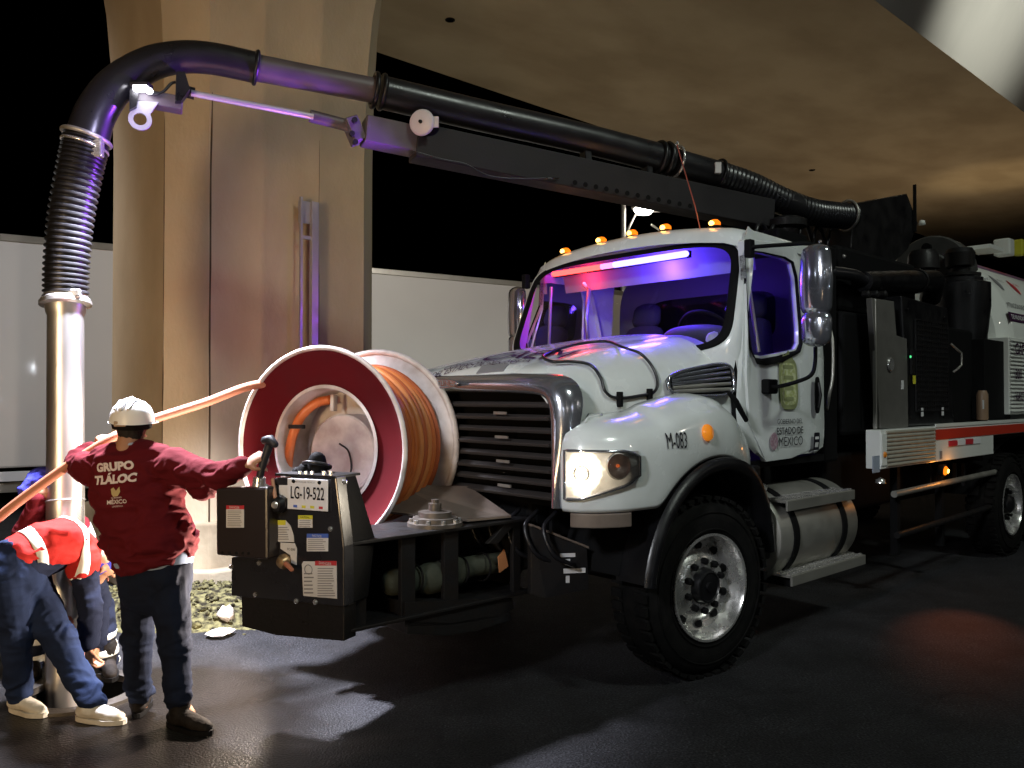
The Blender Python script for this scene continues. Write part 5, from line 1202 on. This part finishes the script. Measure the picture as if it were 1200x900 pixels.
P = [bp(*cz3(a, b), yf - .004) for a, b in ((455, 498), (607, 498), (609, 668), (455, 655), (448, 510))]; MB().prism(P, (0, .002, 0)).obj('warning_label', M['sticker'], cab_)
lab(508, 496, 606, 517, M['s_red'], .006); lines(520, 525, 602, 660, 12); lines(458, 545, 505, 650, 6)
MB().ring(bp(*cz3(478, 535), yf - .006), (0, 1, 0), .022, .002, 20, 4).obj('print', M['s_grey'], cab_)
P = [bp(*cz3(a, b), yf - .004) for a, b in ((330, 310), (372, 310), (395, 335), (410, 380), (412, 410), (332, 408))]; MB().prism(P, (0, .002, 0)).obj('warning_label', M['sticker'], cab_)
lab(330, 310, 372, 332, M['s_yel'], .006); lines(338, 338, 392, 402, 6)
P = [bp(*cz3(a, b), yf - .004) for a, b in ((350, 412), (415, 415), (425, 440), (424, 515), (400, 505), (395, 470), (350, 440))]; MB().prism(P, (0, .002, 0)).obj('warning_label', M['sticker'], cab_)
text('FC-290', 'lettering', .016, bp(*cz3(400, 443), yf - .006), (1, 0, 0), (0, 0, 1), M['ink'], cab_)
lab(342, 150, 384, 210, M['sticker']); 
lab(101, 243, 182, 344, M['sticker'], .004, yf - .08); lab(101, 243, 182, 260, M['s_red'], .006, yf - .08); lines(107, 264, 176, 340, 9, yf - .08)
ph = bp(*cz3(140, 252), yf - .088); text('DANGER', 'lettering', .016, ph, (1, 0, 0), (0, 0, 1), M['sticker'], cab_)
text('DANGER', 'lettering', .018, bp(*cz3(556, 507), yf - .007), (1, 0, 0), (0, 0, 1), M['sticker'], cab_)
text('NOTICE', 'lettering', .015, bp(*cz3(518, 382), yf - .007), (1, 0, 0), (0, 0, 1), M['sticker'], cab_)
text('CAUTION', 'lettering', .012, bp(*cz3(462, 297), yf - .007), (1, 0, 0), (0, 0, 1), M['ink'], cab_)
# licence plate
a, b_, c_, d_ = [bp(*cz3(*t), yf - .012) for t in ((382, 122), (567, 122), (567, 266), (382, 263))]
ce = (a + b_ + c_ + d_) / 4; w, h = (b_ - a).length, abs(a.z - d_.z)
pl = MB().box(ce, (w, .006, h)).obj('licence_plate', mat('plate_face', (.70, .70, .72), .4), cab_, bevel=.003)
text('LG-19-522', 'lettering', .085, ce + Vector((.002, -.004, .004)), (1, 0, 0), (0, 0, 1), M['ink'], pl, bold=.0006, sx=.54)
text('ESTADO DE MÉXICO', 'lettering', .012, ce + Vector((-.01, -.004, h * .40)), (1, 0, 0), (0, 0, 1), M['s_grey'], pl)
for i, m_ in enumerate(('s_blue', 's_yel', 's_yel', 's_red')):
    MB().box(ce + Vector((-.07 + .05 * i, -.004, -h * .39)), (.022, .002, .012)).obj('print', M[m_], pl)
for sx_ in (-.34, .30): MB().lathe([(.010, 0), (.008, .006), (.001, .008)], ce + Vector((w * sx_, -.003, h * .41)), (0, -1, 0), 10).obj('bolt', M['matte'], pl)
# arm that carries the reel
MB().box((.25, .30, .70), (.20, .9, .14)).obj('reel_arm', M['frame'], RL, bevel=.01)
MB().box((.42, -.30, .62), (.12, .5, .22)).obj('reel_arm', M['frame'], RL, bevel=.01)
MB().tube([cz + CY * .34, cz + CY * .75], .07, 20).obj('axle', M['frame'], RL, smooth=60)
MB().box((.05, .72, 1.02), (.16, .06, .75)).obj('reel_stand', M['frame'], RL, bevel=.008)
MB().box((.10, .55, .66), (.5, .4, .10)).obj('reel_arm', M['frame'], RL, bevel=.008)

# ---- pulled-out hose
hp2 = [tuple(RO + RX * (-.30) + RY * .30 + Vector((0, 0, RZc + .385))), at(300, 451, 5.02), at(240, 472, 4.78), at(178, 492, 4.58), at(146, 506, 4.48), at(120, 520, 4.40), at(60, 560, 4.36), at(0, 606, 4.34), at(-60, 660, 4.36), at(-100, 730, 4.5), at(-40, 740, 4.8), at(30, 700, 4.95), at(66, 690, 4.92), at(85, 735, 4.78), at(102, 785, 4.66), (MH.x + .06, MH.y - .08, 0), (MH.x + .03, MH.y - .05, -.4)]
hs = MB().tube(spline(hp2, 8), .0255, 14).obj('jetting_hose', M['hose_pale'], None, smooth=180)
tag(hs, 'long orange jetting hose running from the reel over the standing worker', 'hose')

# work light standing low behind the junction box
wp_ = rw(Vector((-1.13, 4.76, .62)))
wh = MB().box(wp_ + Vector((.04, .03, 0)), (.12, .10, .12)).obj('flood_light', M['black'], RL, bevel=.01)
MB().box(wp_ + Vector((-.03, -.03, 0)), (.02, .08, .10)).obj('lens', M['work'], wh)
MB().box(wp_ + Vector((.12, .03, 0)), (.16, .04, .04)).obj('bracket', M['frame'], wh)
WF = Vector((-1.24, 4.72, .62))
lamp('flood_light_beam', 'SPOT', WF, 250, (1, .82, .66), (-2.3, 4.4, .60), spot_size=R(165), spot_blend=.35, shadow_soft_size=.05)
# ================================================================ people
def remesh(prims, name, mat_, parent=None, voxel=.008, smooth=4, folds=0, fscale=9, seed=0, foldfn=None):
    mb = MB()
    for p in prims: p(mb)
    me = mb.mesh(name + '_src', merge=False)
    o = bpy.data.objects.new('tmp', me); COL.objects.link(o)
    r = o.modifiers.new('r', 'REMESH'); r.mode = 'VOXEL'; r.voxel_size = voxel
    s = o.modifiers.new('s', 'SMOOTH'); s.iterations = smooth; s.factor = .5
    dg = bpy.context.evaluated_depsgraph_get(); dg.update()
    nm = bpy.data.meshes.new_from_object(o.evaluated_get(dg)); bpy.data.objects.remove(o)
    if folds:
        no = [v.normal.copy() for v in nm.vertices]
        for v, n in zip(nm.vertices, no):
            p = v.co
            a = noise.noise(Vector((p.x * fscale + seed, p.y * fscale, p.z * fscale * 1.5)))
            rr_ = 1 - abs(noise.noise(Vector((p.x * fscale * .8 + a * 1.5, p.y * fscale * .8 + seed, p.z * fscale * 1.9)))) * 2.2
            k = foldfn(p) if foldfn else 1
            v.co = p + n * (folds * k * (a * .9 + rr_ * .7 - .35))
    nm.materials.clear(); o = link(name, nm, mat_, parent, smooth=180); return o
def cap(pts, rs, flat=None, side=None, seg=14):
    return lambda mb: mb.tube([Vector(p) for p in pts], list(rs) if isinstance(rs, (list, tuple)) else [rs] * len(pts), seg, flat=flat, side=side, rnd=True)
def hand(prims, wrist, fwd, nrm, curl=.9, s=1.0, thumb=1):
    'fwd: along the palm, nrm: out of the back of the hand'
    w = Vector(wrist); f = Vector(fwd).normalized(); n = Vector(nrm); n = (n - f * n.dot(f)).normalized(); sd = f.cross(n)
    prims.append(cap([w, w + f * .05 * s, w + f * .088 * s], [.030 * s, .040 * s, .040 * s], .45, n.cross(f), 12))
    for k, (o, L) in enumerate(((-.030, .072), (-.010, .080), (.010, .075), (.030, .060))):
        p = w + f * .088 * s + sd * o * s; d = f.copy(); pts = [p - f * .02 * s, p]; rs = [.0095 * s, .0095 * s]
        ang = 0
        for q, fr in enumerate((.45, .32, .23)):
            ang += curl * (.75, .95, .7)[q] * (1 + .06 * k); d = f * math.cos(ang) - n * math.sin(ang); p = p + d * (L * fr * s * 1.1); pts.append(p); rs.append((.009, .0082, .0072)[q] * s)
        prims.append(cap(pts, rs, None, None, 8))
    t0 = w + f * .025 * s - sd * thumb * .026 * s; d1 = (f * .6 - sd * thumb * .7 - n * .35).normalized(); p1 = t0 + d1 * .042 * s; d2 = (f * .75 - n * .65 * curl + sd * thumb * .1).normalized(); p2 = p1 + d2 * .032 * s; p3 = p2 + (d2 - n * .2).normalized() * .022 * s
    prims.append(cap([t0, p1, p2, p3], [.014 * s, .0115 * s, .010 * s, .0085 * s], None, None, 8))
def head(prims, c, fw, up, s=1.0):
    c = Vector(c); f = Vector(fw).normalized(); u = Vector(up); u = (u - f * u.dot(f)).normalized(); r = f.cross(u)
    prims.append(cap([c + u * .035 * s - f * .02 * s, c + u * .02 * s + f * .012 * s], [.082 * s, .078 * s], 1.0))
    prims.append(cap([c - u * .035 * s + f * .02 * s, c - u * .075 * s + f * .045 * s], [.062 * s, .036 * s], .95))
    prims.append(cap([c + u * .02 * s + f * .082 * s, c - u * .012 * s + f * .102 * s], [.009 * s, .014 * s]))
    for q in (-1, 1):
        prims.append(cap([c - f * .004 * s + r * q * .078 * s + u * .014 * s, c - f * .0 * s + r * q * .080 * s - u * .02 * s], [.014 * s, .010 * s], .6))
    prims.append(cap([c - u * .05 * s - f * .025 * s, c - u * .13 * s - f * .045 * s], [.052 * s, .056 * s]))
    return f, u, r
def face_bits(o, c, fw, up, s=1.0):
    c = Vector(c); f = Vector(fw).normalized(); u = Vector(up); u = (u - f * u.dot(f)).normalized(); r = f.cross(u)
    for q in (-1, 1):
        MB().tube([c + f * .078 * s + r * q * .030 * s + u * .012 * s, c + f * .083 * s + r * q * .032 * s + u * .012 * s], .009 * s, 8, rnd=True).obj('eye', M['ink'], o, smooth=180)
        MB().tube([c + f * .084 * s + r * q * .016 * s + u * .034 * s, c + f * .078 * s + r * q * .048 * s + u * .032 * s], .004, 6, rnd=True).obj('eyebrow', M['hair'], o)
    MB().tube([c + f * .088 * s - r * .022 * s - u * .048 * s, c + f * .094 * s - u * .05 * s, c + f * .088 * s + r * .022 * s - u * .048 * s], .005, 6, rnd=True).obj('mouth', mat('lips', (.25, .09, .07), .5), o)
def boot(p_ankle, toe, m, name, par, s=1.0, tall=.10):
    a = Vector(p_ankle); t = Vector(toe); d = (t - a); d.z = 0; d.normalize(); g = Vector((a.x, a.y, .045 * s))
    pr = [cap([a + Vector((0, 0, tall)), a, Vector((a.x, a.y, .06))], [.052 * s, .050 * s, .047 * s]), cap([g - d * .038 + Vector((0, 0, .008)), g + d * .05 + Vector((0, 0, .012)), g + d * .12 - Vector((0, 0, .004)), g + d * .170 * s - Vector((0, 0, .008))], [.040 * s, .042 * s, .042 * s, .032 * s], .88, Vector((-d.y, d.x, 0)))]
    o = remesh(pr, name, m, par, .006, 3, .0015, 40)
    sl_ = []
    sd = Vector((-d.y, d.x, 0))
    for k in range(20):
        th = 2 * math.pi * k / 20; sl_.append(Vector((a.x, a.y, 0)) + d * (.065 + .145 * math.cos(th) * s) + sd * (.050 * math.sin(th) * s * (1.05 if math.cos(th) > 0 else .85)))
    MB().prism([p + Vector((0, 0, .003)) for p in sl_], (0, 0, .024)).obj('sole', M['shoe'] if m is M['shoe'] else M['matte'], o, smooth=30)
    return o
def person(name_lab, base):
    e = empty('person', base, 0, name_lab, 'person', 'workers at the manhole'); return e
def localise(objs, base):
    b = Vector(base)
    for o in objs:
        o.matrix_parent_inverse = Matrix.Identity(4)
        for c in [o] : 
            for v in c.data.vertices: v.co = v.co - b
def finish(e):
    'meshes were modelled in world space: shift them under the empty'
    def rec(o):
        for c in o.children:
            if c.type == 'MESH' and not c.get('_done'):
                for v in c.data.vertices: v.co = v.co - e.location
            rec(c)
    rec(e)

# ---------------- standing worker, back to the camera
D = 4.25
e1 = person('standing worker seen from behind in maroon long-sleeved shirt and white helmet', at(186, 845, D).xy.to_3d())
hipL, hipR = at(164, 672, 4.32), at(201, 672, 4.27)
knL, knR = at(163, 742, 4.30), at(206, 742, 4.20)
anL, anR = at(166, 815, 4.34), at(211, 820, 4.17)
pel, wai, che, nck = at(183, 662, 4.29), at(173, 612, 4.30), at(158, 560, 4.28), at(154, 526, 4.28)
hdc = at(156, 499, 4.30)
shR, elR, wrR = at(206, 548, 4.27), at(247, 561, 4.18), at(287, 545, 4.08)
shL, elL, wrL = at(104, 548, 4.30), at(92, 541, 4.52), at(118, 520, 4.52)
SX = Vector((1, .12, 0))
look = Vector((.15, 1, -.1))
pr = []
head(pr, hdc, look, (0, 0, 1), .98)
pr += [cap([nck, che, wai, pel], [.06, .15, .16, .15], .6, SX), cap([hipL, knL, anL], [.07, .045, .035]), cap([hipR, knR, anR], [.07, .045, .035]),
       cap([shR, elR, wrR], [.045, .038, .027]), cap([shL, elL, wrL], [.045, .038, .027])]
for a_, t_ in ((anL, (-.3, 1, 0)), (anR, (1, .25, 0))): pr.append(cap([a_, a_ + Vector((0, 0, -.07)) + Vector(t_).normalized() * .05], [.04, .035]))
hand(pr, wrR, at(303, 536, 4.08) - wrR, (-.1, -.6, .8), 1.15, 1.0, -1)
hand(pr, wrL, at(122, 511, 4.44) - wrL, (-.3, .3, .9), .8, 1.0, 1)
body1 = remesh(pr, 'body', M['skin'], e1, .0065, 2)
face_bits(body1, hdc, look, (0, 0, 1), .98)
def mix_shirt():
    pr = [cap([nck + Vector((0, 0, .015)), at(155, 535, 4.28)], [.062, .11], .8, SX),
          cap([at(156, 545, 4.28), at(160, 570, 4.28), at(170, 615, 4.29), at(178, 632, 4.29), at(180, 641, 4.29)], [.215, .232, .220, .222, .224], [.62, .64, .72, .78, .78], SX, 28),
          cap([at(120, 541, 4.29), at(155, 534, 4.28), at(192, 542, 4.28)], [.085, .10, .088], .9),
          cap([at(196, 552, 4.28), shR, elR, at(268, 554, 4.13), at(284, 547, 4.09)], [.11, .105, .085, .066, .050]),
          cap([at(222, 566, 4.24), at(240, 574, 4.2)], [.05, .06]),
          cap([at(116, 552, 4.29), shL, elL, at(100, 532, 4.53), at(108, 527, 4.525)], [.095, .085, .072, .058, .050])]
    return pr
def ff(p):
    return 1.0 + 1.6 * math.exp(-((p.z - .93) / .10) ** 2) + 1.2 * math.exp(-((Vector((p.x, p.y, p.z)) - elR).length / .13) ** 2) + 1.1 * math.exp(-((p - at(196, 575, 4.2)).length / .14) ** 2)
shirt = remesh(mix_shirt(), 'shirt', M['shirt'], e1, .008, 3, .011, 10, 3, ff)
collar = MB().tube([nck + Vector((.062 * math.cos(a), .062 * math.sin(a), .018 - .006 * math.sin(a))) for a in [2 * math.pi * k / 24 for k in range(24)]], .015, 8, closed=True).obj('collar', mat('collar_blue', (.30, .34, .46), .8), e1, smooth=180)
hem = remesh([cap([at(181, 648, 4.29), at(182, 654, 4.29)], [.207, .205], .72, SX, 28)], 'undershirt', mat('undershirt_blue', (.24, .30, .42), .85), e1, .01, 2)
tr = [cap([at(183, 664, 4.29), at(184, 690, 4.28)], [.190, .180], .74, SX, 24),
      cap([at(170, 676, 4.29), hipL + Vector((.01, 0, -.02)), knL, at(163, 780, 4.32), anL + Vector((0, 0, .02))], [.116, .106, .078, .068, .066]),
      cap([at(196, 676, 4.26), hipR + Vector((-.01, 0, -.02)), knR, at(209, 782, 4.18), anR + Vector((0, 0, .02))], [.116, .106, .080, .070, .068])]
def ft_(p): return .7 + 1.5 * math.exp(-((p.z - .13) / .09) ** 2) + .9 * math.exp(-((p.z - .45) / .10) ** 2)
jeans = remesh(tr, 'jeans', M['jeans'], e1, .008, 3, .009, 9, 11, ft_)
boot(at(166, 826, 4.36), at(178, 800, 4.7), M['boot'], 'boot', e1); boot(at(213, 828, 4.17), at(262, 826, 4.05), M['boot'], 'boot', e1, 1.05)
# helmet
hc_ = hdc + Vector((0, -.01, .035)); tilt = Vector((.05, -.12, 1)).normalized()
hm_ = MB().lathe([(.001, .105), (.035, .101), (.065, .088), (.090, .062), (.103, .030), (.108, .0), (.110, -.012), (.114, -.014), (.103, -.012)], hc_, tilt, 36).obj('helmet', M['helmet'], e1, smooth=50)
f_ = look.normalized()
MB().tube([hc_ + tilt * .045 - f_ * .098, hc_ + tilt * .095 - f_ * .045, hc_ + tilt * .108, hc_ + tilt * .095 + f_ * .045, hc_ + tilt * .03 + f_ * .10], .012, 10, flat=1, rnd=True).obj('ridge', M['helmet'], hm_, smooth=180)
for q_ in (-1, 1):
    sd = Vector((1, 0, 0)) * q_ * .035
    MB().tube([hc_ + sd + tilt * .045 - f_ * .09, hc_ + sd + tilt * .09 - f_ * .04, hc_ + sd + tilt * .097], .008, 8, rnd=True).obj('ridge', M['helmet'], hm_, smooth=180)
MB().prism([hc_ - tilt * .012 + f_ * (.145 * math.cos(a) * (1 if abs(a) < 1.4 else .75)) + Vector((1, 0, 0)) * (.112 * math.sin(a)) for a in [R(-80) + R(160) * k / 16 for k in range(17)]], tilt * .006).obj('visor', M['helmet'], hm_)
sus = MB().lathe([(.100, -.014), (.094, -.045), (.088, -.045), (.094, -.014)], hc_, tilt, 30, closed=True).obj('suspension_band', M['matte'], hm_, smooth=40)
MB().box(hc_ - f_ * .100 - tilt * .032, (.06, .02, .028)).obj('ratchet', mat('ratchet', (.28, .2, .14), .5), sus, bevel=.004)
remesh([cap([hdc + Vector((0, -.028, .01)), hdc + Vector((0, -.032, -.035))], [.079, .060], 1.0)], 'hair', M['hair'], e1, .007, 2, .003, 60)
# shirt print
SB = bvh(shirt)
rt = Vector((1, -.09, .085)); upv = Vector((-.085, 0, 1)); 
tx_ = dict(proj=SB, off=.003)
text('GRUPO', 'shirt_print', .056, at(134, 547, 4.15), rt, upv, M['white_ink'], e1, bold=.0030, **tx_)
text('TLÁLOC', 'shirt_print', .056, at(136, 561.5, 4.15), rt, upv, M['white_ink'], e1, bold=.0030, **tx_)
M['gold'] = mat('gold_print', (.42, .33, .17), .8)
text('MÉXICO', 'shirt_print', .028, at(140, 587.5, 4.15), rt, upv, M['white_ink'], e1, bold=.0006, **tx_)
text('GOBIERNO', 'shirt_print', .011, at(139.5, 582.5, 4.15), rt, upv, M['white_ink'], e1, **tx_)
text('LOGÍSTICA', 'shirt_print', .011, at(141, 592.5, 4.15), rt, upv, M['white_ink'], e1, **tx_)
def print_shape(pts, m):
    P = []
    for u, v in pts:
        o = at(u, v, 3.6); d = (o - CAMP).normalized(); h = SB.ray_cast(CAMP, d)[0]
        if h is None: return
        P.append(h + Vector((0, -.002, 0)))
    MB().prism(P, (0, -.001, 0)).obj('shirt_print', m, e1)
print_shape([(131, 573), (134, 571), (137, 575), (141, 570), (142, 576), (139, 581), (134, 582), (132, 579)], M['gold'])
finish(e1)

# ---------------- worker bent over the manhole
e2 = person('worker bending over the manhole in red vest with reflective bands and blue jeans', at(60, 840, 4.35).xy.to_3d())
pel = at(18, 664, 4.38); ch2 = at(84, 634, 4.62); nk2 = at(106, 646, 4.74); hd2 = at(120, 662, 4.80)
hpA, kA, aA = at(10, 676, 4.30), at(22, 748, 4.34), at(26, 814, 4.38)
hpB, kB, aB = at(34, 684, 4.48), at(74, 752, 4.38), at(112, 822, 4.28)
s1_, l1_, w1_ = at(98, 656, 4.58), at(108, 712, 4.54), at(106, 756, 4.56)
s2_, l2_, w2_ = at(98, 648, 4.84), at(118, 700, 4.86), at(116, 752, 4.76)
up2 = Vector((.35, .3, .6)); fw2 = Vector((.6, .5, -.62))
pr = []
head(pr, hd2, fw2, (.7, .3, .5), .95)
pr += [cap([nk2, ch2, at(50, 640, 4.5), pel], [.06, .13, .13, .14], .65, (0.3, -.9, 0)), cap([hpA, kA, aA], [.07, .045, .035]), cap([hpB, kB, aB], [.07, .045, .035]),
       cap([s1_, l1_, w1_], [.045, .038, .028]), cap([s2_, l2_, w2_], [.045, .038, .028])]
hand(pr, w1_, Vector((.05, .05, -1)), (-.7, -.7, 0), .9, 1.0, 1); hand(pr, w2_, Vector((-.1, -.05, -1)), (.8, .3, 0), .9, 1.0, -1)
body2 = remesh(pr, 'body', M['skin'], e2, .0075, 2); face_bits(body2, hd2, fw2, (.7, .3, .5), .95)
remesh([cap([hd2 + Vector((-.02, 0, .02)), hd2 + Vector((.01, .01, .03))], [.090, .088])], 'cap', M['bluecloth'], e2, .008, 2, .004, 20)
SD = Vector((.35, -.93, 0))
vest_p = [cap([at(22, 655, 4.40), at(50, 640, 4.49), at(80, 634, 4.60), at(98, 644, 4.70)], [.165, .185, .185, .12], [.72, .72, .72, .8], SD, 26), cap([s1_, s1_.lerp(l1_, .16)], [.095, .086]), cap([s2_, s2_.lerp(l2_, .16)], [.092, .086])]
vest = remesh(vest_p, 'vest', M['vest'], e2, .009, 4, .011, 9, 5)
remesh([cap([s1_, l1_, w1_ + Vector((0, 0, .02))], [.075, .066, .056]), cap([s2_, l2_, w2_ + Vector((0, 0, .02))], [.075, .066, .056]), cap([at(26, 662, 4.40), at(80, 640, 4.60)], [.15, .15], .72, SD, 22)], 'jacket', M['navy'], e2, .009, 4, .010, 9, 8)
VB = bvh(vest)
def band(pa, pb, w, n0, m=M['reflect'], par=e2, T_=VB, cnt=26, a0=-150, a1=150):
    'tape laid round the torso: rays towards the axis point pa, spread in the plane across pb-pa'
    ax_ = (pb - pa).normalized(); _, A_, B_ = basis(ax_, n0); rows = []
    for i in range(cnt + 1):
        th = R(a0 + (a1 - a0) * i / cnt); d = A_ * math.cos(th) + B_ * math.sin(th); row = []
        for q_ in (-.5, 0, .5):
            o = pa + ax_ * (w * q_); h = T_.ray_cast(o + d * .6, -d, .62)[0]
            row.append((h if h is not None else o + d * .15) + d * .004)
        rows.append(row)
    o = MB().grid(rows).obj('reflective_band', m, par, smooth=180); solidify(o, .002, 0); return o
band(at(38, 648, 4.45), at(60, 640, 4.52), .05, (0, -.3, 1)); band(at(80, 640, 4.60), at(98, 640, 4.68), .05, (0, -.3, 1))
tr = [cap([at(16, 662, 4.37), at(22, 674, 4.38)], [.165, .165], .85, SD, 22), cap([hpA, at(14, 700, 4.31), kA, at(25, 785, 4.37), aA + Vector((0, 0, .01))], [.118, .104, .079, .068, .062]), cap([hpB, at(50, 712, 4.45), kB, at(95, 792, 4.33), aB + Vector((0, 0, .01))], [.118, .104, .081, .069, .062])]
remesh(tr, 'jeans', M['jeans2'], e2, .008, 3, .010, 9, 21, ft_)
boot(at(26, 822, 4.38), at(60, 826, 4.3), M['shoe'], 'shoe', e2, .95, .02); boot(at(108, 832, 4.26), at(150, 832, 4.22), M['shoe'], 'shoe', e2, 1.0, .02)
finish(e2)

# ---------------- crouching worker behind the pipe
e3 = person('crouching worker behind the metal pipe with blue cap and hand on the pipe', at(85, 790, 4.98).xy.to_3d())
hd3 = at(52, 574, 5.02); nk3 = at(60, 600, 5.12); ch3 = at(66, 622, 5.20); pl3 = at(86, 690, 5.40)
hA, kA3, aA3 = at(76, 694, 5.36), at(42, 714, 5.02), at(40, 780, 5.02)
hB, kB3, aB3 = at(98, 694, 5.36), at(118, 712, 5.00), at(128, 772, 5.02)
sA, lA, wA = at(50, 612, 5.12), at(30, 626, 4.92), at(50, 577, 4.93)
sB, lB, wB = at(88, 614, 5.18), at(106, 650, 5.06), at(92, 690, 4.95)
fw3 = Vector((.35, -.9, -.35)); pr = []
head(pr, hd3, fw3, (0, -.2, 1), .95)
pr += [cap([nk3, ch3, pl3], [.06, .14, .15], .65, (1, 0, 0)), cap([hA, kA3, aA3], [.07, .045, .035]), cap([hB, kB3, aB3], [.07, .045, .035]), cap([sA, lA, wA], [.045, .038, .028]), cap([sB, lB, wB], [.045, .038, .028])]
hand(pr, wA, Vector((.97, -.05, -.02)), (-.1, -1, .1), .5, 1.05, 1); hand(pr, wB, Vector((-.3, -.1, -1)), (.3, -.9, .2), .8, 1.0, 1)
body3 = remesh(pr, 'body', M['skin'], e3, .0075, 2); face_bits(body3, hd3, fw3, (0, -.2, 1), .95)
remesh([cap([hd3 + Vector((-.015, .01, .045)), hd3 + Vector((.02, .0, .05))], [.095, .093]), cap([hd3 + Vector((-.03, -.05, .035)), hd3 + Vector((-.075, -.09, -.01))], [.06, .045], .5), cap([hd3 + Vector((.05, .0, .10)), hd3 + Vector((.03, .02, .04))], [.03, .05], .7)], 'cap', M['bluecloth'], e3, .008, 2, .008, 16)
sh3 = remesh([cap([at(64, 612, 5.16), ch3, at(80, 665, 5.33)], [.17, .20, .19], .66, (1, 0, 0), 22), cap([sA, lA, wA.lerp(lA, .2)], [.085, .07, .055]), cap([sB, lB, wB.lerp(lB, .25)], [.085, .07, .052])], 'shirt', M['shirt'], e3, .009, 4, .010, 9, 31)
B3 = bvh(sh3); band(at(66, 618, 5.18), at(70, 640, 5.22), .05, (0, -1, 0), par=e3, T_=B3, a0=-100, a1=100)
tr3 = remesh([cap([pl3, pl3 + Vector((0, 0, .06))], [.18, .18], .8, (1, 0, 0)), cap([hA, kA3, at(40, 760, 5.02), aA3], [.11, .088, .075, .070]), cap([hB, kB3, at(124, 752, 5.01), aB3], [.11, .088, .075, .070])], 'trousers', M['navy'], e3, .009, 4, .010, 9, 41)
B4 = bvh(tr3)
for (a_, b_2) in ((kA3, aA3), (kB3, aB3)):
    for t_, w in ((.52, .035), (.82, .04)):
        p_ = Vector(a_).lerp(Vector(b_2), t_); band(p_, p_ + (Vector(b_2) - Vector(a_)), w, (0, -1, 0), par=e3, T_=B4, a0=-170, a1=170)
boot(at(40, 782, 5.02), at(48, 792, 4.6), M['boot'], 'boot', e3); boot(at(129, 774, 5.0), at(140, 800, 4.6), M['boot'], 'boot', e3)
finish(e3)
